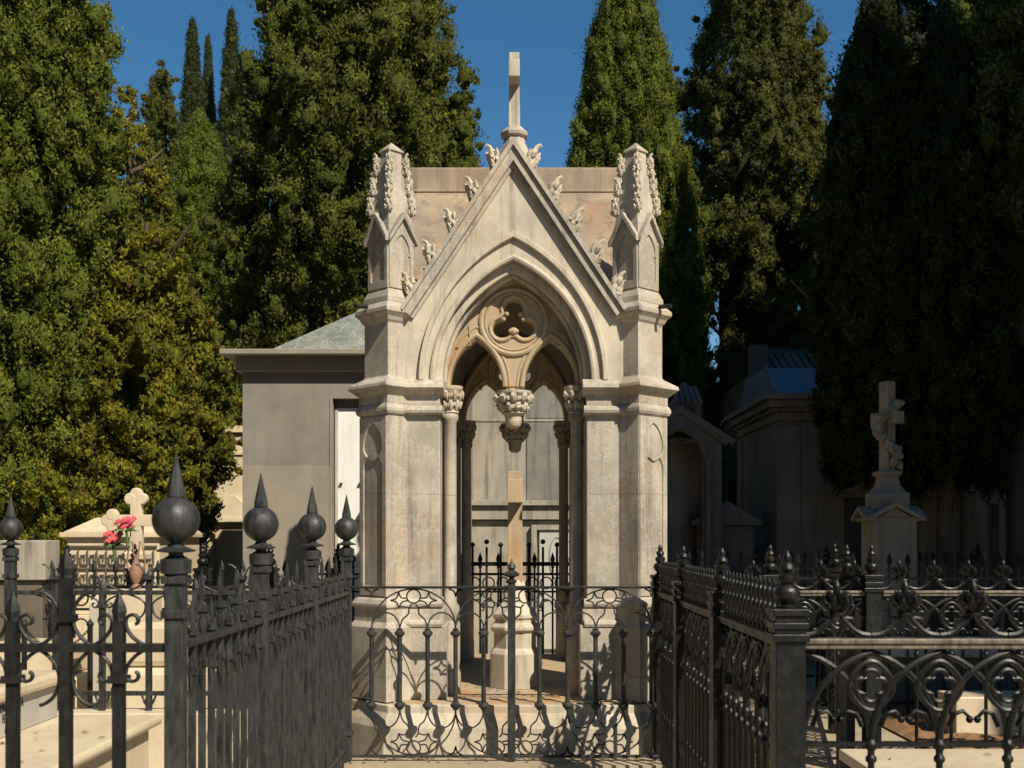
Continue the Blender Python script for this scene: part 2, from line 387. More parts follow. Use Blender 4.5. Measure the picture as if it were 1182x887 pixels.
# ================================================================== CENTRAL MAUSOLEUM
CX = -.046; YC = 9.41; HX = .876; HY = 1.337
maus = thing('gothic_mausoleum', 'tall open gothic stone canopy with gabled arch, four pinnacles and a roof cross', 'mausoleum', (CX, YC, 0))
def diamond(d): return [(0, -d), (d, 0), (0, d), (-d, 0)]
def chamf(hx, hy, c): return [(-hx + c, -hy), (hx - c, -hy), (hx, -hy + c), (hx, hy - c), (hx - c, hy), (-hx + c, hy), (-hx, hy - c), (-hx, -hy + c)]
b = MB()
b.stack(lambda s: chamf(HX + s, HY + s, .27 + s * .3), [(.40, .02), (.40, .30), (.385, .345), (.36, .40), (.36, .452)])
obj('platform', b, MT['stone_pale'], maus, bevel=.008)
b = MB(); b.box(-HX + .05, HX - .05, -HY - .3, HY + .3, .44, .462); obj('floor_slab', b, MT['stone_warm'], maus)

def facade(wp, wo, aw, ah, apex, gb=3.19, wg=None):
    """returns dict of MBs in facade coords: x across, y=0 wall face (+ inward), z up. wp pier spacing half, wo opening half"""
    out = {}; wg = wg or wp
    zs = 2.715
    # wall with arched hole
    A = arch(0, aw, ah, zs, 16)
    outline = [(-wp, zs - .005), (-wp, gb), (-wg, gb), (0, apex - .07), (wg, gb), (wp + .001, gb), (wp, zs - .005)]
    ol = outline + [(A[-1][0], zs - .005)] + list(reversed(A[1:-1])) + [(A[0][0], zs - .005)]
    out['gable_wall'] = plate('gw', ol, [], 0, .22, .004)
    # pilasters both sides of the opening
    for s in (-1, 1):
        p = MB()
        x0, x1 = sorted((s * wo, s * wp)); p.box(x0, x1, 0, .34, .46, 2.53)
        p.box(min(x0, x1) - (.0 if s < 0 else .05), max(x0, x1) + (.05 if s < 0 else 0), -.055, .32, .461, .985)     # plinth
        p.box(x0 - (.0 if s < 0 else .03), x1 + (.03 if s < 0 else 0), -.03, .31, .985, 1.10)
        out['pilaster', s] = p
    # base roll and impost mouldings
    for s in (-1, 1):
        q = MB()
        x0, x1 = sorted((s * (wo - .0), s * wp))
        def strip(z0, z1, pr, ed):
            q.box(x0 - (ed if s > 0 else 0), x1 + (ed if s < 0 else 0), -pr, .34, z0, z1)
        def roll(z, r, pr): 
            q.tube([(x0 - (.02 if s > 0 else 0), -pr, z), (x1 + (.02 if s < 0 else 0), -pr, z)], r, 10)
        roll(1.135, .034, .016); strip(1.102, 1.17, .012, .015)
        roll(.992, .03, .04); 
        out['base_moulding', s] = q; q = MB()
        roll(2.50, .032, .022); strip(2.47, 2.535, .018, .02)
        strip(2.535, 2.615, .012, .0)
        # crown mould, sloping
        xa, xb = x0 - (.03 if s > 0 else 0), x1 + (.03 if s < 0 else 0)
        q.hexa([(xa, -.02, 2.612), (xb, -.02, 2.612), (xb, .34, 2.612), (xa, .34, 2.612), (xa, -.085, 2.655), (xb, -.085, 2.655), (xb, .34, 2.655), (xa, .34, 2.655)])
        q.hexa([(xa, -.085, 2.655), (xb, -.085, 2.655), (xb, .34, 2.655), (xa, .34, 2.655), (xa, -.078, 2.68), (xb, -.078, 2.68), (xb, .34, 2.68), (xa, .34, 2.68)])
        q.hexa([(xa, -.078, 2.68), (xb, -.078, 2.68), (xb, .34, 2.68), (xa, .34, 2.68), (xa, -.01, 2.722), (xb, -.01, 2.722), (xb, .34, 2.722), (xa, .34, 2.722)])
        out['impost_moulding', s] = q
    # archivolt rolls: hood, inner rolls
    h = MB()
    zs2 = zs
    k = aw / .56
    def band(w, hh, y, r, fl=None): h.tube(xz(arch(0, w, hh, zs2, 20), y), r, 8, flat=fl)
    hood_o = arch(0, aw + .11 , ah + .20, zs2, 22); hood_i = arch(0, aw + .075, ah + .155, zs2, 22)
    h.merge(plate('hd', hood_o + list(reversed(hood_i)), [], -.035, .06, .006))
    band(aw + .012, ah + .02, -.004, .022)
    ring = arch(0, aw - .0, ah - .0, zs2, 20); ri = arch(0, aw - .055, ah - .075, zs2, 20)
    h.merge(plate('rg', ring + list(reversed(ri)), [], .05, .10, .008))
    band(aw - .062, ah - .085, .13, .02)
    out['archivolt'] = h
    # gable coping
    c = MB()
    sl = math.atan2(apex - gb, wg); cs_, sn = math.cos(sl), math.sin(sl)
    for s in (-1, 1):
        def P(u, v, y): # u along slope from foot, v outward normal
            x = -wg * 1.0 + u * cs_ - v * sn; z = gb + u * sn + v * cs_
            return (x * (-s), y, z) if s > 0 else (x, y, z)
        L = math.hypot(wg, apex - gb)
        def apx(v, y): # point on the centre line
            u = (wg + v * sn) / cs_; return (0, y, gb + u * sn + v * cs_)
        for v0, v1, y0, y1 in ((-.045, .012, -.06, .22), (.012, .04, -.085, .24), (-.07, -.045, -.022, .2)):
            lo = [P(.0, v0, y0), P(.0, v0, y1), P(.0, v1, y1), P(.0, v1, y0)]
            hi = [apx(v0, y0), apx(v0, y1), apx(v1, y1), apx(v1, y0)]
            c.loft([lo, hi])
    out['gable_coping'] = c
    return out, sl
def capital(r, h, seed, n=8):
    b = MB(); b.lathe([(r * .82, 0), (r * .95, h * .05), (r * .8, h * .12), (r * .85, h * .4), (r * 1.15, h * .8), (r * 1.3, h * .86), (r * 1.36, h * .9), (r * 1.36, h)], (0, 0, 0), 12)
    rnd = random.Random(seed)
    for row, (zz, rr, k) in enumerate(((.28, .98, n), (.62, 1.22, n))):
        for i in range(k):
            a = 2 * PI * (i + row * .5) / k
            cx_, cy_ = math.cos(a), math.sin(a)
            b.tube([(cx_ * r * rr * .85, cy_ * r * rr * .85, h * (zz - .14 + rnd.uniform(-.02, .02))), (cx_ * r * rr * 1.02, cy_ * r * rr * 1.02, h * (zz + .05)), (cx_ * r * rr * 1.22, cy_ * r * rr * 1.22, h * (zz + .17)), (cx_ * r * rr * 1.2, cy_ * r * rr * 1.2, h * (zz + .07))], [r * .16, r * .3, r * .2, r * .05], 6)
            for e in (-.28, .28): b.blob((math.cos(a + e) * r * rr * 1.08, math.sin(a + e) * r * rr * 1.08, h * (zz + .02)), (r * .13, r * .13, h * .10), 6, seed + i + 31, .3)
            b.blob((cx_ * r * rr * 1.16 , cy_ * r * rr * 1.16, h * (zz + .12)), (r * .2, r * .2, h * .09), 6, seed + i, .2)
    return b
def crocket_mb(seed):
    rnd = random.Random(seed); b = MB()
    b.blob((0, 0, -.005), (.020, .020, .052), 8, seed, .2)
    for row in range(3):
        z = -.036 + row * .030
        for i in range(5):
            a = 2 * PI * i / 5 + row * .63 + rnd.uniform(-.2, .2); r = .022 - .002 * row
            c, d = math.cos(a), math.sin(a)
            b.tube([(c * r * .4, d * r * .4, z - .014), (c * r, d * r, z), (c * r * 1.45, d * r * 1.45, z + .012), (c * r * 1.5, d * r * 1.5, z + .002)], [.008, .0125, .009, .002], 5)
            b.blob((c * r * 1.1, d * r * 1.1, z - .004), (rnd.uniform(.008, .013),) * 3, 5, seed + i, .35)
    b.tube([(0, 0, .035), (.004, 0, .056), (.014, 0, .066), (.022, 0, .060)], [.012, .009, .006, .003], 6)
    return b
CROCK = [crocket_mb(i).mesh('crocket', MT['stone_pale'], smooth=50) for i in range(3)]

def tracery(wo, aw, ah, y, th):
    """window head: frame, two sub-arches, a pierced trefoil roundel"""
    zs = 2.715; k = wo / .52
    zs0 = 2.70
    O = arch(0, aw - .035, ah - .05, zs0, 18)
    wl = (aw - .035) / 2 - .005; cxs = (aw - .035) / 2
    low = 2.70
    subs = []
    W = aw - .035
    hw = W / 2 - .072 ; cxa = W / 2 + .008
    outer = [(O[0][0], low)] + O[1:-1] + [(O[-1][0], low)]
    # outline walked with the sub-arch openings cut from the bottom edge
    a1 = arch(-cxa, hw, .34, low, 12); a2 = arch(cxa, hw, .34, low, 12)
    line = O[:] + list(reversed(a2)) + list(reversed(a1))
    rc = .235 * k ** .5; cz = 3.17
    lob = []
    tri = [(PI / 2), PI / 2 + 2 * PI / 3, PI / 2 + 4 * PI / 3]
    tf = []
    rl = .066 * k ** .5; dl = .098 * k ** .5
    for a in tri:
        c0 = (dl * math.cos(a), cz + dl * math.sin(a))
        sp = PI * .70
        tf += circ(c0[0], c0[1], rl, 10, a - sp, a + sp, True)
    # spandrel piercings above sub arches left/right of roundel
    P = MB()
    P.merge(plate('tr', line, [tf], y, th, .006))
    yy = y - .002
    def tb(pts, r, closed=False, dy=0):
        P.tube(xz(pts, yy + dy), r, 8, closed); P.tube(xz(pts, y + th + .002 - dy), r, 8, closed)
    tb(circ(0, cz, rc, 40), .020, True)
    tb(circ(0, cz, rc - .030, 40), .009, True)
    tf2 = []
    for a in tri:
        c0 = (dl * math.cos(a), cz + dl * math.sin(a)); tf2 += circ(c0[0], c0[1], rl + .020, 12, a - PI * .62, a + PI * .62, True)
    tb(tf2, .014, True)
    for i, a in enumerate(tri):
        a2_ = a + PI / 3
        for s in (-1, 1):
            P.blob((.070 * k ** .5 * math.cos(a2_) + s * .022 * math.sin(a2_), yy - .012, cz + .070 * k ** .5 * math.sin(a2_) - s * .022 * math.cos(a2_)), .018, 8)
    P.blob((0, yy - .005, cz - .07), (.035, .03, .03), 8)
    for s in (-1, 1):
        tb([(x, z) for x, z in arch(s * cxa, hw + .018, .375, low, 14)], .019)
        tb([(x, z) for x, z in arch(s * cxa, hw + .052, .435, low, 14)][:(29 if s < 0 else 29)], .010, dy=.004)
        # small triangular sinkings
        tr_ = [(s * W * .62, cz - .02), (s * W * .80, cz - .19), (s * W * .60, cz - .17)]
        tb(tr_, .009, True)
    tb(arch(0, W - .02, ah - .08, zs0, 18), .014)
    # pendant stem between the sub arches
    P.box(-.052, .052, y + .01, y + th - .01, 2.60, 2.72)
    return P
def Mfac(ang, off): return Matrix.Rotation(ang, 4, 'Z') @ Matrix.Translation((0, -off, 0))

FR, sl_f = facade(HX, .52, .56, .853, 4.34, 3.19, .765)
SD, sl_s = facade(HY, .64, .68, .80, 4.47, 3.09)
for ang, off, FA, wp, wo, aw, ah, apex, sl in ((0, HY + .095, FR, HX, .52, .56, .853, 4.34, sl_f), (PI, HY + .095, FR, HX, .52, .56, .853, 4.34, sl_f),
                                           (PI / 2, HX + .095, SD, HY, .64, .68, .80, 4.47, sl_s), (-PI / 2, HX + .095, SD, HY, .64, .68, .80, 4.47, sl_s)):
    M = Mfac(ang, off); front = ang == 0
    for key, mb in FA.items():
        nm = key if isinstance(key, str) else key[0]
        mm = {'base_moulding': 'stone', 'gable_wall': 'stone_pale', 'pilaster': 'stone', 'impost_moulding': 'stone', 'archivolt': 'stone_pale', 'gable_coping': 'roof_stone'}[nm]
        q = MB().merge(mb, M)
        obj(nm, q, MT['stone'] if nm == 'gable_coping' else MT[mm], maus, bevel=(.006 if nm == 'pilaster' else 0), smooth=35)
    ns = 5
    wg, gb_ = (.765, 3.19) if wp < 1 else (wp, 3.09); L = math.hypot(wg, apex - gb_)
    for s in (-1, 1):
        for i in range(ns):
            u = L * (i + .62) / (ns + .1); v = .066
            x = -wg + u * math.cos(sl) - v * math.sin(sl); z = gb_ + u * math.sin(sl) + v * math.cos(sl)
            p = M @ Vector((x * -s, .02, z))
            o = link('crocket', CROCK[i % 3], maus, p)
            o.rotation_euler = (0, 0, ang + (PI if s > 0 else 0)); o.rotation_mode = 'XYZ'
            o.rotation_euler = (Matrix.Rotation(ang, 4, 'Z') @ Matrix.Rotation(s * (PI / 2 - sl) * .55, 4, 'Y') @ Matrix.Rotation(PI if s < 0 else 0, 4, 'Z')).to_euler()
            o.scale = (1.75, 1.7, 2.05)
    if wp < 1:
        T = tracery(wo, aw, ah, .215, .12)
        obj('tracery', MB().merge(T, M), MT['stone_warm'], maus, smooth=40)
        # columns and capitals at each jamb, and the hanging pendant
        for s in (-1, 1):
            c = MB(); c.lathe([(.075, .46), (.075, .62), (.062, .66), (.07, .70), (.07, .98), (.058, 1.0), (.066, 1.04), (.066, 1.1), (.045, 1.13), (.043, 2.44), (.058, 2.46), (.058, 2.49), (.045, 2.51)], (s * (wo - .062), .22, 0), 16)
            obj('column', MB().merge(c, M), MT['stone'], maus, smooth=40)
            k = capital(.062, .20, 3 + s); o = obj('capital', MB().merge(MB().merge(k, Matrix.Translation((s * (wo - .068), .22, 2.50))), M), MT['stone_pale'], maus, smooth=45)
        k = MB().merge(capital(.098, .17, 11, 10), Matrix.Translation((0, .27, 2.50)))
        k.lathe([(.03, 2.40), (.055, 2.42), (.06, 2.46), (.07, 2.505)], (0, .27, 0), 12)
        obj('pendant', MB().merge(k, M), MT['stone_pale'], maus, smooth=45)
    else:
        for s in (-1, 1):
            b = MB(); b.box(*sorted((s * .64, s * .60)), .06, .2, .46, 2.72); obj('jamb', MB().merge(b, M), MT['stone'], maus)

# piers, upper piers and pinnacles
def on_face(mb, c, ang, d, a0=0):
    """move a plate built at y=0 (front) onto a diamond face: outward direction ang"""
    return MB().merge(mb, Matrix.Translation((c[0], c[1], 0)) @ Matrix.Rotation(ang + PI / 2, 4, 'Z') @ Matrix.Translation((0, -d, 0)))
for sx in (-1, 1):
    for sy in (-1, 1):
        c = (sx * HX, sy * HY)
        b = MB()
        b.stack(diamond, [(.305, .461), (.305, .972), (.275, 1.0), (.265, 1.01), (.265, 1.10), (.285, 1.115), (.285, 1.135), (.262, 1.165), (.232, 1.178), (.222, 1.185),
                          (.222, 2.462), (.245, 2.472), (.257, 2.49), (.257, 2.51), (.245, 2.53), (.232, 2.54), (.232, 2.60), (.25, 2.612), (.315, 2.655), (.308, 2.68), (.205, 2.728), (.192, 2.74),
                          (.192, 3.115), (.21, 3.13), (.225, 3.155), (.262, 3.185), (.262, 3.215), (.20, 3.262)], *c)
        pier = obj('pier', b, MT['stone'], maus, bevel=.004)
        ang = math.atan2(sy, sx)
        fw = .222 / math.sqrt(2); 
        outl = [(-fw + .004, 1.19), (fw - .004, 1.19), (fw - .004, 2.455), (-fw + .004, 2.455)]
        hw = fw - .052
        h1 = [(-hw, 1.26), (hw, 1.26)] + list(reversed(arch(0, hw, .11, 2.08, 8)))
        up = list(reversed(arch(0, hw, .17, 2.24, 8)))
        dn = [(x, 2.24 - (z - 2.24) * .55) for x, z in arch(0, hw, .17, 2.24, 8)][1:-1]
        pl = plate('np', outl, [h1, up + dn], 0, .022, .006)
        o = obj('niche_panel', on_face(pl, (0, 0), ang, .222 / math.sqrt(2) + .012), MT['stone'], pier, loc=(c[0], c[1], 0), smooth=35)
        # pinnacle
        pin = obj('pinnacle', MB().stack(diamond, [(.20, 3.263), (.198, 3.30), (.172, 3.345), (.160, 3.36), (.158, 3.79), (.148, 3.86), (.074, 4.350), (.090, 4.356), (.090, 4.368), (.003, 4.43)], *c), MT['stone'], maus, bevel=.003)
        fw = .158 / math.sqrt(2)
        for q in range(4):
            a = PI / 4 + q * PI / 2
            outl = [(-fw, 3.362), (fw, 3.362), (fw, 3.72), (0, 3.862), (-fw, 3.72)]
            hw = fw - .035
            hole = [(-hw, 3.42), (hw, 3.42)] + [(hw, 3.60), (hw - .012, 3.605)] + list(reversed(arch(0, hw - .004, .13, 3.62, 7))) + [(-hw + .012, 3.605), (-hw, 3.60)]
            pl = plate('gp', outl, [hole], 0, .022, .004)
            d0 = fw
            for s in (-1, 1):   # gablet coping
                pl.loft([[(s * (fw + .015), -.028, 3.685), (s * (fw + .015), .03, 3.685), (s * (fw + .015), .03, 3.72), (s * (fw + .015), -.028, 3.72)],
                         [(0, -.028, 3.865), (0, .03, 3.865), (0, .03, 3.905), (0, -.028, 3.905)]])
            obj('gablet', on_face(pl, c, a, d0 + .012), MT['stone'], pin, smooth=35)
            ae = q * PI / 2
            for k in range(3):
                t = (k + .55) / 3.1; z = 3.90 + t * .44; r = .146 + (.08 - .146) * t + .012
                o = link('crocket', CROCK[(k + q) % 3], pin, (c[0] + r * math.cos(ae), c[1] + r * math.sin(ae), z))
                o.rotation_euler = (0, 0, ae); o.scale = (1.0, 1.0, 1.36)
# string course between gable and piers (upper cornice on the wall strips)
# roof
def slab(poly, dz):
    n = len(poly); return MB().add([(x, y, z) for x, y, z in poly] + [(x, y, z + dz) for x, y, z in poly],
        [tuple(range(n - 1, -1, -1)), tuple(range(n, 2 * n))] + [(i, (i + 1) % n, n + (i + 1) % n, n + i) for i in range(n)])
zr, ze, zc = 4.50, 3.13, 4.12
YE = HY + .02; XE = HX + .02
yv = YE * (zr - zc) / (zr - ze)                      # where the cross gable ridge meets the main slope
for s in (-1, 1):
    m = slab([(-XE, 0, zr), (XE, 0, zr), (XE, s * YE, ze), (0, s * yv, zc), (-XE, s * YE, ze)], .08)
    obj('roof', m, MT['roof_stone'], maus)
    obj('shade_vault', MB().merge(m, Matrix.Translation((0, 0, -.10)) @ Matrix.Scale(.97, 4)), MT['dim_stone'], maus)  # dark slab added under the roof; interior shade put into its colour
    for q in (-1, 1):
        m = slab([(0, s * yv, zc - .003), (0, s * YE, zc - .003), (q * XE, s * YE, ze - .003)], .078)
        obj('roof', m, MT['roof_stone'], maus)
b = MB(); b.box(-HX - .09, HX + .09, -.13, .13, 4.46, 4.655); b.box(-HX - .09, HX + .09, -.15, .15, 4.44, 4.47)
obj('ridge_coping', b, MT['roof_stone'], maus, bevel=.012)
# roof cross
b = MB()
oct_ = lambda s: [(s * math.cos(PI / 8 + i * PI / 4), s * math.sin(PI / 8 + i * PI / 4)) for i in range(8)]
b.stack(oct_, [(.19, 4.62), (.19, 4.70), (.165, 4.72), (.155, 4.76), (.10, 4.88), (.09, 4.93), (.115, 4.945), (.122, 4.97), (.09, 5.0), (.06, 5.03)])
obj('cross_pedestal', b, MT['stone'], maus, smooth=30)
def end_cross(z0, z1, w0, w1, za, aw, ah, reach, y=0):
    b = MB()
    b.hexa([(-w0, y - w0, z0), (w0, y - w0, z0), (w0, y + w0, z0), (-w0, y + w0, z0), (-w1, y - w1, z1), (w1, y - w1, z1), (w1, y + w1, z1), (-w1, y + w1, z1)])
    b.box(-aw, aw, y - reach, y + reach, za, za + ah)
    return b
obj('roof_cross', end_cross(5.02, 5.64, .048, .042, 5.36, .0455, .14, .24), MT['stone_pale'], maus, bevel=.005)
# drip spouts at upper cornice
for s in (-1, 1):
    b = MB(); b.tube([(s * (HX + .16), -HY - .10, 3.235), (s * (HX + .23), -HY - .18, 3.225)], .016, 8)
    obj('spout', b, MT['iron_dark'], maus, smooth=40)
# monument inside
mon = thing('inner_cross_monument', 'cream stone cross on a stepped octagonal pedestal inside the gothic canopy', 'cross', (CX + .01, 8.62, .462))
b = MB(); b.stack(oct_, [(.205, 0), (.205, .26), (.19, .285), (.185, .29), (.172, .30), (.172, .42), (.20, .44), (.20, .465), (.165, .495), (.165, .52), (.18, .53), (.18, .56), (.11, .64), (.075, .74), (.09, .755), (.09, .78), (.065, .82)])
obj('pedestal', b, MT['stone_pale'], mon, bevel=.006)
obj('cross', end_cross(.80, 1.645, .058, .053, 1.40, .056, .175, .22), MT['stone_warm'], mon, bevel=.005)

# ================================================================== IRON FENCES
def ball_finial(s=1.0):
    b = MB()
    b.lathe([(.030, -.185), (.050, -.18), (.052, -.135), (.040, -.13), (.024, -.12), (.024, -.112), (.062, -.108), (.064, -.102), (.030, -.09), (.022, -.08)] +
            [(.0785 * math.sin(t), -.0785 * math.cos(t)) for t in [.32 + i * (PI - .60) / 14 for i in range(15)]] + [(.03, .074), (.031, .08)], (0, 0, 0), 24)
    b.stack(lambda r: [(r * math.cos(PI / 8 * 2 * i + PI / 8), r * math.sin(PI / 8 * 2 * i + PI / 8)) for i in range(8)], [(.031, .076), (.029, .10), (.002, .226)])
    return b
BALL = ball_finial().mesh('ball_finial', MT['iron'], smooth=38)
def spear(z0, z1, tip, w=.012, collar=(), wide=.023, n=4):
    """square bar with a leaf-shaped spear head"""
    b = MB()
    b.box(-w, w, -w, w, z0, z1)
    sq = lambda r: [(r * math.cos(PI / 4 + PI / 2 * i), r * .55 * math.sin(PI / 4 + PI / 2 * i)) for i in range(4)]
    dm = lambda r: [(r, 0), (0, r * .5), (-r, 0), (0, -r * .5)]
    b.stack(dm, [(w * 1.2, z1 - .004), (w * 1.1, z1 + .01), (wide, z1 + (tip - z1) * .32), (wide * .8, z1 + (tip - z1) * .55), (.001, tip)])
    for z in collar: b.box(-w * 1.65, w * 1.65, -w * 1.65, w * 1.65, z - .012, z + .012)
    return b
def post_mb(w, z0, z1, bands=()):
    b = MB(); b.box(-w, w, -w, w, z0, z1)
    for z in bands: b.box(-w * 1.3, w * 1.3, -w * 1.3, w * 1.3, z - .014, z + .014)
    return b
ZR = 1.235
# left ball-finial fence (runs away from the camera)
lf = thing('ball_post_fence', 'grey iron spear fence with large spiked ball finials along the left of the path', 'fence', (-1.154, 3.78, 0))
POST = post_mb(.031, 0, 1.505, (1.46, 1.345, .3)).mesh('post', MT['iron'])
for i in range(4):
    p = link('post', POST, lf, (0, 1.24 * i, 0), bevel=.003)
    link('ball_finial', BALL, p, (0, 0, EYE + .061))
def spear_pair_tall():
    b = spear(.02, 1.36, 1.49, .0115, (1.345, 1.15), .026)
    # hanging leaf drops under the rail
    dm = lambda r: [(r, 0), (0, r * .6), (-r, 0), (0, -r * .6)]
    b.stack(dm, [(.012, 1.33), (.024, 1.30), (.02, 1.27), (.010, 1.25)])
    b.stack(dm, [(.010, 1.20), (.030, 1.155), (.024, 1.10), (.008, 1.03)])
    return b
TALL = spear_pair_tall().mesh('picket', MT['iron'])
def short_():
    b = spear(.02, 1.26, 1.385, .0115, (1.27, 1.13), .024)
    dm = lambda r: [(r, 0), (0, r * .6), (-r, 0), (0, -r * .6)]
    b.stack(dm, [(.010, 1.19), (.026, 1.15), (.022, 1.09), (.006, 1.02)])
    return b
SHRT = short_().mesh('picket', MT['iron'])
for i in range(30):
    y = .124 * (i + .5)
    if abs((y / 1.24) % 1) < .03: continue
    link('picket', TALL if i % 2 == 0 else SHRT, lf, (0, y, 0), rz=PI / 2)
for z, h in ((ZR, .012), (.22, .012)):
    b = MB(); b.box(-.022, .022, .03, 3.70, z - h, z + h); obj('rail', b, MT['iron'], lf, bevel=.003)
b = MB()
for i in range(60):
    y = .062 * (i + .5); pts = [(0.0, y + .026 * math.cos(a), 1.297 + .022 * math.sin(a)) for a in [2 * PI * k / 10 for k in range(10)]]
    b.tube(pts, .005, 5, True)
obj('ring_band', b, MT['iron'], lf, smooth=40)

def cscroll(x0, x1, z, hgt, r=.007, flip=1, turns=1.35, n=26):
    """C scroll from a bar at x0 out to x1 curling back; in XZ"""
    pts = []
    s = 1 if x1 > x0 else -1; w = abs(x1 - x0)
    for i in range(n + 1):
        t = i / n
        if t < .55:
            a = -PI / 2 + PI * t / .55
            pts.append((x0 + s * (w * .5 + w * .5 * math.cos(a) * 1.0) * (1), z + hgt * .5 * (math.sin(a) + 1) * flip))
        else:
            q = (t - .55) / .45; a = PI / 2 + q * PI * turns; rr = w * .28 * (1 - .55 * q)
            pts.append((x0 + s * (w * .5 + rr * math.cos(a) - rr * .0), z + (hgt - w * .28 + rr * math.sin(a)) * flip))
    return pts
def arc_curl(x, z, R0, a0, a1, curl, rend=.25, n=16, m=12, s=1, f=1):
    """arc of radius R0 centred (x,z) from a0 to a1, ending in a curl; s,f mirror"""
    pts = [(R0 * math.cos(a0 + (a1 - a0) * i / n), R0 * math.sin(a0 + (a1 - a0) * i / n)) for i in range(n + 1)]
    d = 1 if a1 > a0 else -1
    ex, ez = pts[-1]; cx_, cz_ = ex - math.cos(a1) * R0 * rend * -1, ez - math.sin(a1) * R0 * rend * -1
    for i in range(1, m + 1):
        a = a1 + PI - d * curl * i / m; q = R0 * rend * (1 - .5 * i / m)
        pts.append((cx_ + q * math.cos(a), cz_ + q * math.sin(a)))
    return [(x + s * px_, z + f * pz_) for px_, pz_ in pts]
def scroll_fence(name, label, x0, x1, y, bars, zrail, zb, rad, w=.0225, mt='iron_dark', tall=.34, short=.17, collar_t=.10, collar_b=-.09, posts=()):
    f = thing(name, label, 'fence', (x0, y, 0))
    for i, bx in enumerate(bars):
        t = (i % 2 == 1)
        tip = zrail + (tall if t else short)
        b = spear(zb, tip - .10, tip, w * .5, (zrail + collar_t if t else zrail + collar_b,), w * .75)
        obj('picket', b, MT[mt], f, (bx - x0, 0, 0), bevel=.002)
        hs = abs(bars[1] - bars[0]) / 2; ct, cb_ = (collar_t, collar_b) if t else (collar_t * .88, collar_b * .86)
        for s in (-1, 1):
            s_ = MB()
            for zz in (ct, cb_):
                f_ = 1 if zz > 0 else -1; x_in = w * .5 + .004
                pts = [(s * (hs - (hs - x_in) * math.sin(a) ** 1.6), zrail + f_ * .008 + (zz - f_ * .008) * (1 - math.cos(a))) for a in [PI / 2 * k / 12 for k in range(13)]]
                if t: pts += [(s * (x_in + rad * 1.0 * (1 - math.cos(a))), zrail + zz + f_ * rad * 1.15 * math.sin(a)) for a in [PI / 2 * k / 8 * .9 for k in range(1, 9)]]
                else: pts += [(s * (x_in + .36 * rad * (1 - math.cos(a) * (1 - .06 * k))), zrail + zz + f_ * rad * .36 * math.sin(a) * (1 - .06 * k)) for k, a in enumerate([PI * 1.35 * k / 12 for k in range(1, 13)])]
                s_.tube(xz(pts, 0), w * .19, 6)
            obj('scroll', s_, MT[mt], f, (bx - x0, 0, 0), smooth=45)
        if zb > .2:
            v_ = MB()
            for s in (-1, 1): v_.tube(xz([(0, zb + .02), (s * .03, zb + .06), (s * .055, zb + .12)], 0), [.012, .010, .004], 6)
            obj('leaf_foot', v_, MT[mt], f, (bx - x0, 0, 0), smooth=45)
    for za_ in (zrail - w * .4, zb + .1): obj('rail', MB().box(0, x1 - x0, -w * .45, w * .45, za_, za_ + w * .8) if x1 > x0 else MB().box(x1 - x0, 0, -w * .45, w * .45, za_, za_ + w * .8), MT[mt], f, bevel=.002)
    for px_ in posts:
        p = link('post', POST, f, (px_ - x0, 0, 0), bevel=.003); link('ball_finial', BALL, p, (0, 0, EYE + .061))
    return f
bars = [-1.345 - .178 * k for k in range(12)]
scroll_fence('scroll_fence', 'dark iron fence of C scrolls and spear bars nearest the viewer at left', -1.19, -3.45, 3.78, bars, 1.231, .02, .078, w=.036, tall=.335, short=.19, collar_t=.10, collar_b=-.105, posts=(-3.45,))
bars = [-1.54 - .31 * k for k in range(6)]
scroll_fence('scroll_fence', 'grey iron scroll fence behind the marble tomb slabs, with one spiked ball post', -1.19, -3.39, 7.5, bars, 1.235, .45, .078, w=.036, mt='iron', tall=.16, short=.10, posts=(-3.39,))
b = MB(); b.box(-3.55, -1.24, 7.38, 7.62, 0, .45); b.box(-3.55, -1.24, 7.62, 7.66, 0, .40)
tag(obj('stone_kerb', b, MT['tomb_marble'], bevel=.01), 'low cream stone kerb carrying the grey scroll fence at left', 'kerb')
b = MB(); b.box(-1.25, -1.06, 3.70, 7.34, 0, .05)
tag(obj('stone_kerb', b, MT['paving'], bevel=.008), 'low stone kerb under the ball post fence on the left of the path', 'kerb')

# ---------------- central gate
gate = thing('iron_gate', 'low two-leaf iron gate with knobbed bars and fine scrollwork before the gothic canopy', 'gate', (0, 7.5, 0))
gx0, gx1 = PX(408, 7.5), PX(757, 7.5)
ZT, ZB = 1.262, .15
ZC1, ZC2 = .965, .485
knob = lambda b, z, s=1.0: b.lathe([(.008, z - .035), (.016 * s, z - .03), (.016 * s, z - .024), (.030 * s, z - .008), (.030 * s, z + .006), (.016 * s, z + .02), (.018 * s, z + .028), (.008, z + .034)], (0, 0, 0), 12)
bb = MB(); bb.lathe([(.0155, ZC2), (.0155, ZC1)], (0, 0, 0), 10); knob(bb, ZC1, 1.15); knob(bb, ZC2, 1.15); 
BAL = bb.mesh('baluster', MT['iron'], smooth=40)
gbars = [429, 461.3, 493.6, 525.9, 558.2, 622.8, 655.1, 687.4, 719.7, 752]
pxs = [PX(q, 7.5) for q in gbars]; sp = pxs[1] - pxs[0]
for q in pxs: link('baluster', BAL, gate, (q, 0, 0))
xc = PX(590.5, 7.5)
b = MB(); b.box(-.026, .026, -.022, .022, .12, 1.30)
b.lathe([(.03, 1.30), (.034, 1.305), (.034, 1.318), (.018, 1.325), (.016, 1.335), (.050, 1.348), (.054, 1.362), (.030, 1.378), (.018, 1.385), (.028, 1.40), (.024, 1.42), (.010, 1.435), (.003, 1.462)], (0, 0, 0), 16)
obj('centre_post', b, MT['iron'], gate, (xc, -.012, 0), smooth=40)
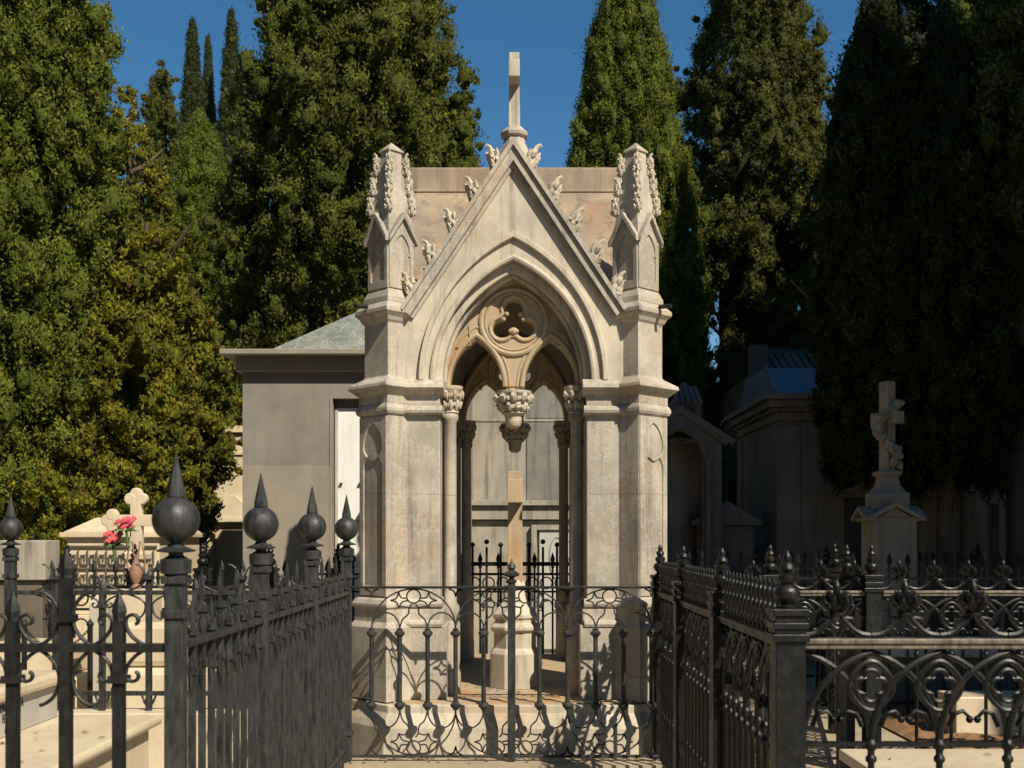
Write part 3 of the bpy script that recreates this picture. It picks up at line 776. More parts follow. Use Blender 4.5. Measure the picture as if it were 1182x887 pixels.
b = MB(); b.box(gx0 - .01, gx1 + .02, -.022, .018, ZT, ZT + .016); obj('top_rail', b, MT['iron_dark'], gate, bevel=.002)
b = MB(); b.box(gx0 - .01, gx1 + .02, -.014, .014, ZB - .012, ZB + .004); obj('bottom_rail', b, MT['iron'], gate, bevel=.002)
def ogee(p0, p1, bend, n=10):
    (x0, z0), (x1, z1) = p0, p1; out = []
    for i in range(n + 1):
        t = i / n; out.append((x0 + (x1 - x0) * (t + bend * math.sin(2 * PI * t) * .16) + bend * .0, z0 + (z1 - z0) * t))
    return out
def bow(p0, p1, k, n=10):
    x0, z0 = p0; x1, z1 = p1; dx, dz = x1 - x0, z1 - z0; out = []
    for i in range(n + 1):
        t = i / n; q = math.sin(PI * t) * k; out.append((x0 + dx * t - dz * q, z0 + dz * t + dx * q))
    return out
GR = .0056
for leaf, (xa, xb, bars_) in enumerate(((gx0, xc, pxs[:5]), (xc, gx1, pxs[5:]))):
    for name, zc, zr_, f in (('upper_scrollwork', ZC1 + .03, ZT, 1), ('lower_scrollwork', ZC2 - .03, ZB, -1)):
        S = MB()
        H = abs(zr_ - zc)
        full = ([xa] + bars_ + [xb]) if True else bars_
        cs = [(bars_[1] + bars_[2]) / 2, bars_[4] + sp / 2] if leaf == 0 else [bars_[0] - sp / 2, (bars_[2] + bars_[3]) / 2]
        def Z(u): return zc + f * u * H
        def cl(pts): return [(min(max(x, xa + .012), xb - .012), z) for x, z in pts]
        def T_(pts, y=0): 
            p = [q for q in pts if xa + .008 <= q[0] <= xb - .008]
            if len(p) > 2: S.tube(xz(p, y), GR, 5)
        def ell(c, hw, u0, u1, a0=0, a1=PI, n=22): return [(c + hw * math.cos(a0 + (a1 - a0) * i / n), Z(u0 + (u1 - u0) * math.sin(a0 + (a1 - a0) * i / n))) for i in range(n + 1)]
        def path(*p):   # smooth curve through the points
            out = []; P_ = [p[0]] + list(p) + [p[-1]]
            for k in range(1, len(P_) - 2):
                for i in range(7):
                    t = i / 7; a, b_, c_, d_ = P_[k - 1:k + 3]
                    out.append(tuple(.5 * ((2 * b_[m]) + (-a[m] + c_[m]) * t + (2 * a[m] - 5 * b_[m] + 4 * c_[m] - d_[m]) * t * t + (-a[m] + 3 * b_[m] - 3 * c_[m] + d_[m]) * t ** 3) for m in (0, 1)))
            return out + [p[-1]]
        for c in cs:
            S.tube(xz(circ(c, Z(1) - f * .052, .046, 22), -.003), GR, 5, True)
            T_(ell(c, sp * 1.5, 0, .99), .004)
            for s in (-1, 1):
                T_(path((c + s * sp * .5, Z(0)), (c + s * sp * .40, Z(.22)), (c + s * sp * .20, Z(.36)), (c + s * sp * .16, Z(.52)), (c + s * .012, Z(.60))))
                T_(ell(c + s * sp, sp * .5, 0, .40), -.003)
                T_(path((c + s * .034, Z(.70)), (c + s * .075, Z(.66)), (c + s * .10, Z(.52))))
                T_(path((c + s * .10, Z(.52)), (c + s * .115, Z(.66)), (c + s * .155, Z(.70))))
                T_(path((c + s * .155, Z(.70)), (c + s * .115, Z(.76)), (c + s * .10, Z(.92))))
                T_(path((c + s * .10, Z(.92)), (c + s * .085, Z(.78)), (c + s * .046, Z(.76))))
                T_(path((c + s * sp * .16, Z(.52)), (c + s * .075, Z(.55)), (c + s * .10, Z(.52))))
                e = c + s * sp * 1.5
                T_(path((e - s * .045, Z(.99)), (e - s * .012, Z(.93)), (e, Z(.80))))
                T_(path((e + s * .045, Z(.99)), (e + s * .012, Z(.93)), (e, Z(.80))))
        obj(name, S, MT['iron'], gate, smooth=45)

# ---------------- cast iron fence kit (right)
SPC = .237
def finial_post():
    b = MB(); w = .052
    b.box(-w, w, -w, w, 0, 1.235)
    for z0, z1, ww in ((1.235, 1.262, .066), (1.262, 1.278, .056), (1.278, 1.302, .062), (1.302, 1.325, .054), (1.325, 1.35, .064)): b.box(-ww, ww, -ww, ww, z0, z1)
    return b
def urn(s=1.0, z0=0.):
    prof = [(.034, 0), (.036, .012), (.022, .02), (.04, .038), (.048, .058), (.040, .078), (.022, .09), (.034, .102), (.034, .12), (.018, .132), (.028, .145), (.024, .16), (.012, .17), (.017, .18), (.012, .195), (.002, .21)]
    b = MB(); b.lathe([(r * s, z0 + z * s) for r, z in prof], (0, 0, 0), 14); return b
CPOST = finial_post().mesh('post', MT['iron_black'])
URN = urn(1.0).mesh('urn_finial', MT['iron_black'], smooth=50)
def arc_unit(sides=(-1, 1)):
    """one bay of interlaced arches with a quatrefoil, centred on x=0, apex 1.19, feet .877"""
    b = MB(); za, zf = 1.195, .877
    full = arch(0, SPC, za - zf, zf, 14); mid = len(full) // 2
    for s in sides:
        pts = full[:mid + 1] if s < 0 else full[mid:]
        b.tube(xz(pts, .005 * s), .0115, 6)
        # cusp with a little bud
        cp = [(s * .205, .93), (s * .185, .975), (s * .155, .985), (s * .135, .965)]
        b.tube(xz(cp, 0), [.009, .009, .008, .006], 6); b.blob((s * .132, 0, .955), .014, 6)
        cp = [(s * .032, .93), (s * .052, .975), (s * .082, .985), (s * .102, .965)]
        b.tube(xz(cp, 0), [.009, .009, .008, .006], 6); b.blob((s * .105, 0, .955), .014, 6)
    if len(sides) < 2: return b
    cz = 1.075; dd = .030; q = []
    for k in range(4):
        a = k * PI / 2; q += circ(dd * math.cos(a), cz + dd * math.sin(a), .027, 8, a - PI * .62, a + PI * .62, True)
    b.tube(xz(q, 0), .0085, 6, True)
    td = [(.078 * math.cos(a) * (1 - .22 * max(0, math.sin(a)) ** 2 - .15 * max(0, -math.sin(a)) ** 2), cz + .0 + .070 * math.sin(a) + .018 * math.sin(a) ** 3) for a in [2 * PI * i / 28 for i in range(28)]]
    b.tube(xz(td, 0), .0095, 6, True)
    return b
ARC = arc_unit().mesh('arch_tracery', MT['iron_black'], smooth=45)
ARCL = arc_unit((1,)).mesh('arch_tracery', MT['iron_black'], smooth=45); ARCR = arc_unit((-1,)).mesh('arch_tracery', MT['iron_black'], smooth=45)
def fleuron():
    b = MB()
    for s in (-1, 1):   # tent shaped legs
        for o, rr in ((0, .010), (.022, .007)):
            pts = [(s * (.012 + o * .4), 1.325 - o), (s * (.032 + o), 1.30 - o), (s * (.06 + o * .6), 1.272 - o * .5), (s * (.088 + o * .2), 1.258), (s * .118, 1.254)]
            b.tube(xz(pts, 0), rr, 6)
        b.tube(xz([(s * .03, 1.315), (s * .055, 1.312), (s * .066, 1.295)], 0), [.008, .008, .003], 6)
    b.lathe([(.020, 1.32), (.028, 1.326), (.028, 1.336), (.016, 1.342)], (0, 0, 0), 12)
    for i in range(6):
        a = 2 * PI * i / 6
        b.tube([(math.cos(a) * .008, math.sin(a) * .008, 1.338), (math.cos(a) * .03, math.sin(a) * .03, 1.352), (math.cos(a) * .050, math.sin(a) * .050, 1.376), (math.cos(a) * .046, math.sin(a) * .046, 1.392), (math.cos(a) * .034, math.sin(a) * .034, 1.384)], [.008, .012, .013, .009, .004], 6)
        b.tube([(math.cos(a + .5) * .006, math.sin(a + .5) * .006, 1.37), (math.cos(a + .5) * .028, math.sin(a + .5) * .028, 1.395), (math.cos(a + .5) * .034, math.sin(a + .5) * .034, 1.412)], [.01, .011, .004], 6)
    b.lathe([(.012, 1.36), (.018, 1.39), (.012, 1.41), (.016, 1.425), (.010, 1.438), (.001, 1.452)], (0, 0, 0), 10)
    return b
FLE = fleuron().mesh('fleuron', MT['iron_black'], smooth=50)
def balus(z0=.02):
    b = MB(); b.lathe([(.012, z0), (.012, .80), (.02, .808), (.02, .82), (.013, .828), (.013, .845), (.024, .855), (.028, .868), (.018, .878), (.014, .89)], (0, 0, 0), 10)
    b.lathe([(.012, .40), (.02, .42), (.012, .44)], (0, 0, 0), 10)
    return b
BALR = balus().mesh('baluster', MT['iron_black'], smooth=50)
def smallknob():
    b = MB(); b.lathe([(.012, 1.24), (.012, 1.262), (.020, 1.27), (.020, 1.278), (.010, 1.285), (.010, 1.31), (.019, 1.322), (.022, 1.336), (.012, 1.35), (.010, 1.365), (.020, 1.382), (.018, 1.40), (.007, 1.415), (.011, 1.425), (.002, 1.448)], (0, 0, 0), 10)
    return b
KNB = smallknob().mesh('knob_finial', MT['iron_black'], smooth=50)
def cast_fence(label, p0, p1, nb, posts, crest='fleuron', group=None, rail='iron_worn', half=False, name='cast_iron_fence'):
    """p0->p1 on the ground; posts: fractions along"""
    v = Vector((p1[0] - p0[0], p1[1] - p0[1], 0)); L = v.length; a = math.atan2(v.y, v.x)
    f = thing(name, label, 'fence', (p0[0], p0[1], 0), a, group)
    n = int(round(L / SPC)); s = L / n
    for i in range(n + 1):
        x = i * s
        o = link('arch_tracery', ARCL if i == 0 else ARCR if i == n else ARC, f, (x, 0, 0)); o.scale = (s / SPC, 1, 1)
        if 0 < i < n: link('baluster', BALR, f, (x, 0, 0))
        if i == n: break
        if half: link('baluster', BALR, f, (x + s / 2, 0, 0))
        if crest == 'fleuron': link('fleuron', FLE, f, (x + s / 2, 0, 0))
        else:
            for q in (.2, .53, .86): link('knob_finial', KNB, f, (x + q * s, 0, 0))
    b = MB(); b.box(0, L, -.026, .026, 1.207, 1.226); b.box(0, L, -.034, .034, 1.226, 1.243); obj('top_rail', b, MT[rail], f, bevel=.003)
    for za_ in (.10, .86): obj('rail', MB().box(0, L, -.012, .012, za_, za_ + .016), MT['iron_black'], f)
    for t in posts:
        p = link('post', CPOST, f, (t * L, 0, 0), bevel=.003); link('urn_finial', URN, p, (0, 0, 1.345))
    return f
XR = .95
cast_fence('black cast iron fence with knobbed crest receding along the right of the path', (XR, 4.0), (XR, 7.62), 15, (0, .355, .70, 1), 'knob', rail='iron_black', half=True)
cast_fence('black cast iron fence with interlaced arches, quatrefoils and fleurons in the right foreground', (XR + .055, 4.0), (4.40, 4.0), 15, (1,))
cast_fence('black cast iron fleuron fence across the back of the right hand plot', (2.45, 7.62), (5.5, 7.62), 15, (1,))
cast_fence('black cast iron arcade fence in the middle distance between the gate and the soil plot', (XR + .06, 7.62), (2.38, 7.62), 6, (.5, 1))
b = MB(); b.box(.84, 1.06, 3.90, 7.72, 0, .05)
tag(obj('stone_kerb', b, MT['paving'], bevel=.008), 'low stone kerb under the black cast iron fence on the right of the path', 'kerb')

# plain bar fence, running back
pf = thing('bar_fence', 'grey iron fence of close plain bars with scrolled feet, seen through the right arcade', 'fence', (2.25, 7.75, 0), PI / 2 - .22)
bb = MB(); bb.box(-.009, .009, -.009, .009, .12, 1.25); PB = bb.mesh('bar', MT['iron'])
for i in range(40): link('bar', PB, pf, (.04 + i * .075, 0, 0))
for za_, zb_ in ((1.15, 1.175), (.42, .44), (.12, .14)): obj('rail', MB().box(0, 3.1, -.015, .015, za_, zb_), MT['iron'], pf)
for i in range(20):
    b = MB(); x = .075 + i * .15
    b.tube(xz(circ(x, .28, .055, 16), -.012), .006, 5, True); b.tube(xz(bow((x - .07, .15), (x + .07, .41), .3), -.012), .006, 5); b.tube(xz(bow((x + .07, .15), (x - .07, .41), -.3), -.012), .006, 5)
    obj('scrollwork', b, MT['iron'], pf, smooth=45)
for t in (0, 1.5, 3.05):
    p = link('post', CPOST, pf, (t, 0, 0)); link('urn_finial', URN, p, (0, 0, 1.345))

def spear_fence(label, p0, p1, sp_, tip, mt='iron_dark', posts=0, name='spear_fence', group=None, rings=False, zb=.02):
    v = Vector((p1[0] - p0[0], p1[1] - p0[1], 0)); L = v.length; a = math.atan2(v.y, v.x)
    f = thing(name, label, 'fence', (p0[0], p0[1], 0), a, group)
    me = spear(zb, tip - .12, tip, .010, (tip - .15,), .026).mesh('picket', MT[mt])
    n = min(98, int(L / sp_))
    for i in range(n): link('picket', me, f, ((i + .5) * L / n, 0, 0))
    for za_, zb_ in ((tip - .24, tip - .215), (tip - .42, tip - .40), (zb + .12, zb + .145)): obj('rail', MB().box(0, L, -.014, .014, za_, zb_), MT[mt], f)
    if rings:
        nn = min(90, int(L / .15)); ri = MB().tube(xz(circ(0, tip - .32, .06, 14), 0), .008, 5, True).mesh('ring', MT[mt], smooth=45)
        cu_ = MB().tube(xz(arc_curl(0, tip - .55, .06, 0, PI * 1.2, PI, .3), 0), .007, 5).mesh('scroll', MT[mt], smooth=45)
        for i in range(nn): link('ring', ri, f, (.075 + i * .15, 0, 0)); link('scroll', cu_, f, (.075 + i * .15, 0, 0))
    for i in range(posts + 1 if posts else 0):
        p = link('post', CPOST, f, (i * L / posts, 0, 0)); link('urn_finial', URN, p, (0, 0, 1.345))
    return f
spear_fence('black iron spear fence in shade below the flower-draped cross at right', (2.2, 9.9), (7.2, 9.9), .16, 1.47, 'iron_black')
spear_fence('black iron spear fence in deep shade in front of the corniced tomb house', (1.3, 11.8), (4.8, 11.8), .13, 1.47, 'iron_black', 3)
spear_fence('black iron fence of rings and spears behind the canopy, seen through its open arch', (-2.2, 11.7), (1.0, 11.7), .18, 1.45, 'iron_black', 0, rings=True)
spear_fence('dark iron fence with small urn finials standing behind the ball post fence at left', (-4.3, 9.3), (-1.5, 9.3), .17, 1.42, 'iron_dark', 5, rings=True)
# ball topped posts of the fence seen through the arch
bt = thing('ball_top_railing', 'short black railing topped with small balls behind the inner cross', 'fence', (-.75, 11.2, 0))
for i in range(12):
    b = MB(); b.lathe([(.012, 0), (.012, 1.50), (.008, 1.51)], (0, 0, 0), 8); b.blob((0, 0, 1.53 + .03 * (i % 2)), .026, 8); obj('bar', b, MT['iron_black'], bt, (i * .14, 0, 0), smooth=50)
b = MB(); b.box(0, 1.55, -.02, .02, 1.32, 1.36); obj('rail', b, MT['iron_black'], bt)

# ================================================================== TOMBS, LEFT
D = 6.69
t = thing('marble_tomb', 'low cream marble tomb slab with an engraved name block behind the near scroll fence', 'tomb', (-2.8, 5.4, 0))
b = MB(); b.box(-1.0, .62, -1.3, 1.22, 0, .49); obj('base', b, MT['tomb_marble'], t, bevel=.006)
b = MB(); b.box(-1.05, .68, -1.36, 1.29, .493, .55); obj('ledger', b, MT['tomb_marble'], t, bevel=.022)
b = MB(); b.hexa([(-.9, -1.2, .552), (.09, -1.2, .552), (.09, 1.20, .552), (-.9, 1.20, .552), (-.9, -1.2, .742), (.09, -1.2, .742), (.09, 1.20, .742), (-.9, 1.20, .742)])
blk = obj('name_block', b, MT['tomb_grey'], t, bevel=.004)
b = MB(); b.box(-1.0, .13, -1.3, 1.25, .745, .822); obj('top_slab', b, MT['tomb_marble'], t, bevel=.024)
def text(s, size, parent, loc, rot, m, name='inscription'):
    cu = bpy.data.curves.new('t', 'FONT'); cu.body = s; cu.size = size; cu.extrude = .0015; cu.align_x = 'CENTER'; cu.space_character = 1.1
    o = bpy.data.objects.new('t', cu); COL.objects.link(o); dg = bpy.context.evaluated_depsgraph_get(); dg.update()
    me = bpy.data.meshes.new_from_object(o.evaluated_get(dg)); bpy.data.objects.remove(o); me.materials.clear(); me.materials.append(m)
    q = link(name, me, parent, loc); q.rotation_euler = rot; q.scale = (.55, 1, 1); return q
for k, s in enumerate(('JUAN BAUTISTA', 'FERNANDEZ', 'AGOSTO')):
    text(s, .066, blk, (.093, .60, .685 - k * .056), (PI / 2, 0, PI / 2), MT['letter'])
def boxtomb(name, label, cat, x0, x1, y0, y1, levels, m, lids=(), bev=.01, group=None):
    """levels: (z0,z1,inset,part)"""
    t = thing(name, label, cat, ((x0 + x1) / 2, (y0 + y1) / 2, 0), 0, group); hx, hy = (x1 - x0) / 2, (y1 - y0) / 2
    for z0, z1, ins, part, mm in levels:
        b = MB(); b.box(-hx + ins, hx - ins, -hy + ins, hy - ins, z0, z1); obj(part, b, MT[mm or m], t, bevel=bev)
    return t
boxtomb('stone_tomb', 'plain beige box tomb at the left edge with top block over dark base', 'tomb', PX(-60, 9.2), PX(52, 9.2), 9.2, 9.5, [(0, 1.25, .04, 'base', 'dim_stone'), (1.252, 1.58, 0, 'top_block', 'concrete')], 'concrete')
ct = boxtomb('chest_tomb', 'cream marble chest tomb with a fretwork grille front and shallow hipped lid, left background', 'tomb', PX(68, 12.5), PX(188, 12.5), 12.5, 14.2, [(0, .75, -.12, 'step', 'tomb_marble'), (.752, .95, -.06, 'plinth', 'tomb_marble'), (.952, 1.60, .06, 'chest', 'tomb_marble'), (1.603, 1.66, .0, 'lid', 'tomb_marble')], 'tomb_marble')
b = MB(); b.hexa([(-.55, -.82, 1.662), (.55, -.82, 1.662), (.55, .82, 1.662), (-.55, .82, 1.662), (-.30, -.5, 1.83), (.30, -.5, 1.83), (.30, .5, 1.83), (-.30, .5, 1.83)]); obj('lid_slope', b, MT['tomb_marble'], ct, bevel=.01)
b = MB()
for i in range(9):
    x = -.46 + i * .105
    for z in (1.08, 1.30):
        b.box(x, x + .075, -.82, -.80, z, z + .012); b.box(x, x + .012, -.82, -.80, z, z + .10); b.box(x, x + .05, -.82, -.80, z + .10, z + .112); b.box(x + .04, x + .052, -.82, -.80, z + .05, z + .112); b.box(x + .075, x + .087, -.822, -.802, z + .0, z + .17)
b.box(-.5, .5, -.825, -.80, 1.02, 1.035); b.box(-.5, .5, -.825, -.80, 1.50, 1.515); b.box(-.5, .5, -.825, -.80, 1.255, 1.268)
obj('fretwork', b, MT['dim_stone'], ct)
# budded cross
bc = thing('budded_cross', 'white marble cross with rounded trefoil arms, left of the biggest ball post', 'cross', (PX(158, 9.9), 9.9, 0))
zc_ = PZ(601, 9.9)
b = MB(); pr = []
for (dx, dz) in ((0, .0),): pass
sil = MB()
def lobes(cx_, cz_, r, dirs): 
    return [(cx_ + r * .9 * d[0], cz_ + r * .9 * d[1]) for d in dirs]
parts_ = [plate('c', [(-.055, zc_ - .30), (.055, zc_ - .30), (.045, zc_ + .18), (-.045, zc_ + .18)], [], -.04, .08, .008), plate('c', [(-.20, zc_ - .05), (.20, zc_ - .05), (.20, zc_ + .05), (-.20, zc_ + .05)], [], -.043, .086, .008)]
b = MB()
for q in parts_: b.merge(q)
for (ux, uz, k0) in ((0, 1, .19), (-1, 0, .21), (1, 0, .21)):
    for (a, c_) in ((1, 0), (0, .9), (0, -.9)):
        x = ux * (k0 + a * .045) + (-uz) * c_ * .055; z = zc_ + uz * (k0 + a * .045) + ux * c_ * .055
        b.merge(MB().merge(plate('l', circ(0, 0, .052, 16), [], -.036 - abs(c_) * .004, .072, .01), Matrix.Translation((x, 0, z))))
obj('cross', b, MT['tomb_marble'], bc, smooth=40)
b = MB(); sqf = lambda s: [(-s, -s), (s, -s), (s, s), (-s, s)]
b.stack(sqf, [(.17, 0), (.17, .5), (.12, .53), (.085, .56), (.075, zc_ - .36), (.10, zc_ - .34), (.10, zc_ - .29), (.07, zc_ - .27)]); obj('pedestal', b, MT['tomb_marble'], bc, bevel=.006)
def bouquet(label, x, d, z, seed, r=.066, m='petal'):
    rnd = random.Random(seed); t = thing('flower_bunch', label, 'flowers', (x, d, z), 0, 'pink flower bunches by the budded cross')
    for i in range(16):
        b = MB(); a = rnd.uniform(0, 2 * PI); rr = r * math.sqrt(rnd.random()); c = (rr * math.cos(a) * 1.2, rr * math.sin(a), rnd.uniform(-.03, .05))
        for k in range(9):
            q = 2 * PI * k / 5; e = .016 if k < 5 else .009
            b.blob((c[0] + e * math.cos(q), c[1] + e * math.sin(q) * .8 - (.004 if k >= 5 else 0), c[2] + e * math.sin(q + .6) * .9), (.016, .012, .015), 6, seed + k, .25)
        obj('bloom', b, MT[m], t, smooth=60)
    b = MB()
    for i in range(16):
        a = rnd.uniform(0, 2 * PI); L = rnd.uniform(.06, .12)
        b.add([(0, 0, -.07), (.5 * L * math.cos(a) - .012, .5 * L * math.sin(a), -.04), (L * math.cos(a), L * math.sin(a), -.03 + rnd.uniform(-.05, .03)), (.5 * L * math.cos(a) + .012, .5 * L * math.sin(a), -.06)], [(0, 1, 2, 3)])
    b.tube([(0, 0, -.05), (.01, 0, -.20)], .012, 6)
    obj('leaves', b, MT['stem'], t)
bouquet('lower, redder bunch of flowers beside the pedestal of the budded cross', PX(131, 9.75), 9.75, PZ(622, 9.75), 4)
bouquet('upper bunch of pink flowers leaning on the budded cross', PX(146, 9.7), 9.7, PZ(605, 9.7), 9)
t = thing('terracotta_vase', 'tall reddish vase with two thin loop handles below the budded cross', 'vase', (PX(157, 9.0), 9.0, 0))
z0 = PZ(680, 9.0)
b = MB(); b.box(-.16, .16, -.16, .16, 0, z0 - .002); obj('pedestal', b, MT['tomb_marble'], t, bevel=.01)
b = MB(); b.lathe([(.035, z0), (.038, z0 + .02), (.02, z0 + .04), (.045, z0 + .09), (.052, z0 + .13), (.036, z0 + .19), (.016, z0 + .24), (.024, z0 + .27), (.02, z0 + .275)], (0, 0, 0), 18); obj('body', b, MT['terracotta'], t, smooth=50)
for s in (-1, 1):
    b = MB(); b.tube([(s * .045, 0, z0 + .13), (s * .075, 0, z0 + .20), (s * .06, 0, z0 + .31), (s * .03, 0, z0 + .38), (s * .018, 0, z0 + .26)], .007, 6); obj('handle', b, MT['terracotta'], t, smooth=50)
t = boxtomb('marker_post', 'short squared stone post with a pyramid tip standing before the iron fence at left', 'marker', PX(106, 8.3), PX(125, 8.3), 8.24, 8.36, [(0, 1.12, .0, 'shaft', 'stone_pale')], 'stone_pale')
b = MB(); b.stack(sqf, [(.058, 1.122), (.002, 1.20)]); obj('tip', b, MT['stone_pale'], t)
boxtomb('stone_tomb', 'long low cream tomb with a rounded upper step behind the grey scroll fence', 'tomb', PX(-30, 8.5), PX(88, 8.5), 8.5, 9.1, [(0, .55, 0, 'base', 'tomb_marble'), (.552, .8, .08, 'top_step', 'tomb_marble')], 'tomb_marble', bev=.03)
boxtomb('stone_tomb', 'pale box tomb with a rounded bolster on top, right of the marker post', 'tomb', PX(128, 8.6), PX(238, 8.6), 8.6, 8.8, [(0, .60, 0, 'base', 'tomb_marble'), (.602, .95, .05, 'bolster', 'tomb_marble')], 'tomb_marble', bev=.05)
# chain
t = thing('hanging_chain', 'rusty chain hanging low between posts behind the scroll fence at left', 'chain', (0, 8.1, 0))
b = MB()
for i in range(46):
    u = i / 45; x = PX(28, 8.1) + (PX(104, 8.1) - PX(28, 8.1)) * u; z = .80 + .62 * (2 * u - 1) ** 2 * .25
    rot = (i % 2) * PI / 2
    b.tube([(x + .011 * math.cos(q), .006 * math.sin(q) * math.cos(rot), z + .006 * math.sin(q) * (1 if not i % 2 else .2)) for q in [2 * PI * k / 6 for k in range(6)]], .003, 4, True)
for u in (28, 104): b.lathe([(.02, 0), (.02, .96), (.03, .98), (.001, 1.02)], (PX(u, 8.1), 0, 0), 8)
obj('chain', b, MT['iron_dark'], t, smooth=40)

rng = np.random.default_rng(77); V = []
for n_, x0_, x1_, y0_, y1_, z_ in ((45, -3.8, -2.15, 4.2, 6.6, .556), (420, .98, 6.5, 7.0, 12, .03), (30, 2.0, 3.45, 5.3, 6.9, .296), (60, -1.2, 1.0, 7.4, 7.68, .117), (300, -6, -1.3, 7.7, 11, .03), (160, 3.1, 6.1, 8.3, 10.7, .085), (90, -.8, .7, 7.85, 10.2, .467)):
    for _ in range(n_):
        x, y, a, l = rng.uniform(x0_, x1_), rng.uniform(y0_, y1_), rng.uniform(0, 6.28), rng.uniform(.012, .032); c_, s__ = math.cos(a) * l, math.sin(a) * l
        V += [(x - c_, y - s__, z_), (x + s__ * .4, y - c_ * .4, z_ + .006), (x + c_, y + s__, z_ + rng.uniform(0, .012)), (x - s__ * .4, y + c_ * .4, z_ + .004)]
b = MB(); b.add(V, [(4 * i, 4 * i + 1, 4 * i + 2, 4 * i + 3) for i in range(len(V) // 4)])
struct('fallen_leaves', b, MT['dry_leaf'], 'stuff')

# ================================================================== BUILDINGS, LEFT
Dg = 13.0
gl = thing('grey_mausoleum', 'grey mausoleum with slab cornice, green marble hipped roof and white marble panel', 'mausoleum', (PX(280, Dg), Dg, 0))
W = 2.6; x1 = PX(384, Dg) - PX(280, Dg); zt = PZ(430, Dg); zl = PZ(460, Dg)
b = MB(); b.box(0, x1, 0, 2.6, 0, zt); b.box(x1, W, .0, 2.6, zl, zt); b.box(x1, W, .14, 2.6, 0, zl)
obj('wall', b, MT['grey_wall'], gl)
b = MB(); b.box(.0 + .004, x1 - .03, -.006, .01, 0, PZ(538, Dg)); b.box(x1 - .03, x1 + .0, -.012, .02, 0, zt - .3); obj('lower_facing', b, MT['grey_wall2'], gl, bevel=.002)
b = MB(); b.box(x1 + .01, W - .2, .12, .139, .3, PZ(470, Dg)); obj('marble_panel', b, MT['white_marble'], gl, bevel=.004)
b = MB(); b.box(x1 + .012, x1 + .045, .105, .119, .3, PZ(470, Dg)); b.box(x1 + .046, W - .2, .112, .119, PZ(602, Dg), PZ(600, Dg)); obj('panel_frame', b, MT['tomb_grey'], gl)
for px_, py_ in ((414, 559), (392, 559)): obj('bolt', MB().lathe([(.02, 0), (.02, .012), (.012, .02)], (0, 0, 0), 10), MT['iron_dark'], gl, (PX(px_, Dg) - PX(280, Dg), .10, PZ(py_, Dg)))
b = MB(); b.box(x1 + .36, x1 + .7, -.05, .12, PZ(592, Dg), PZ(580, Dg)); b.box(x1 + .38, x1 + .7, -.02, .12, PZ(600, Dg), PZ(592, Dg)); obj('bracket_shelf', b, MT['dim_stone'], gl)
b = MB(); b.box(-.20, W + .2, -.26, 2.8, PZ(413, Dg), PZ(407, Dg)); b.box(-.06, W + .06, -.10, 2.7, zt - .0, PZ(413, Dg) - .002); obj('cornice', b, MT['grey_wall2'], gl, bevel=.008)
b = MB(); zc0 = PZ(407, Dg) + .002; x_r = .27
b.loft([[(x_r, .0, zc0), (W - .05, .0, zc0), (W - .05, 2.5, zc0), (x_r, 2.5, zc0)], [(x_r + .02, .02, zc0 + .02), (W - .07, .02, zc0 + .02), (W - .07, 2.48, zc0 + .02), (x_r + .02, 2.48, zc0 + .02)], [(x_r + .95, .75, zc0 + .62), (W - .8, .75, zc0 + .62), (W - .8, 1.75, zc0 + .62), (x_r + .95, 1.75, zc0 + .62)]])
obj('roof', b, MT['green_marble'], gl)

Dc = 17.5
cb = thing('cream_mausoleum', 'cream plastered mausoleum with a small pediment, behind the grey one at left', 'mausoleum', (PX(170, Dc), Dc, 0))
Wc = 2.4; zp = PZ(500, Dc)
b = MB(); b.box(0, Wc, 0, 3, 0, zp); obj('wall', b, MT['cream_wall'], cb)
b = MB(); b.box(-.08, Wc + .08, -.12, 3.1, zp + .002, zp + .10); b.box(-.03, Wc + .03, -.06, 3.05, zp - .12, zp); b.box(-.02, Wc + .02, -.03, 3.02, zp - .34, zp - .30); obj('cornice', b, MT['cream_wall'], cb)
b = MB(); xq = PX(236, Dc) - PX(170, Dc); zz = PZ(603, Dc)
b.box(xq, xq + .9, -.10, -.01, zz, zz + .07); b.hexa([(xq, -.08, zz + .07), (xq + .9, -.08, zz + .07), (xq + .9, -.01, zz + .07), (xq, -.01, zz + .07), (xq + .42, -.08, zz + .42), (xq + .48, -.08, zz + .42), (xq + .48, -.01, zz + .42), (xq + .42, -.01, zz + .42)])
b.box(xq + .06, xq + .14, -.07, -.01, 0, zz); b.box(xq + .76, xq + .84, -.07, -.01, 0, zz)
obj('door_surround', b, MT['tomb_marble'], cb, bevel=.005)
# plant growing on the cornice
rng = np.random.default_rng(5)
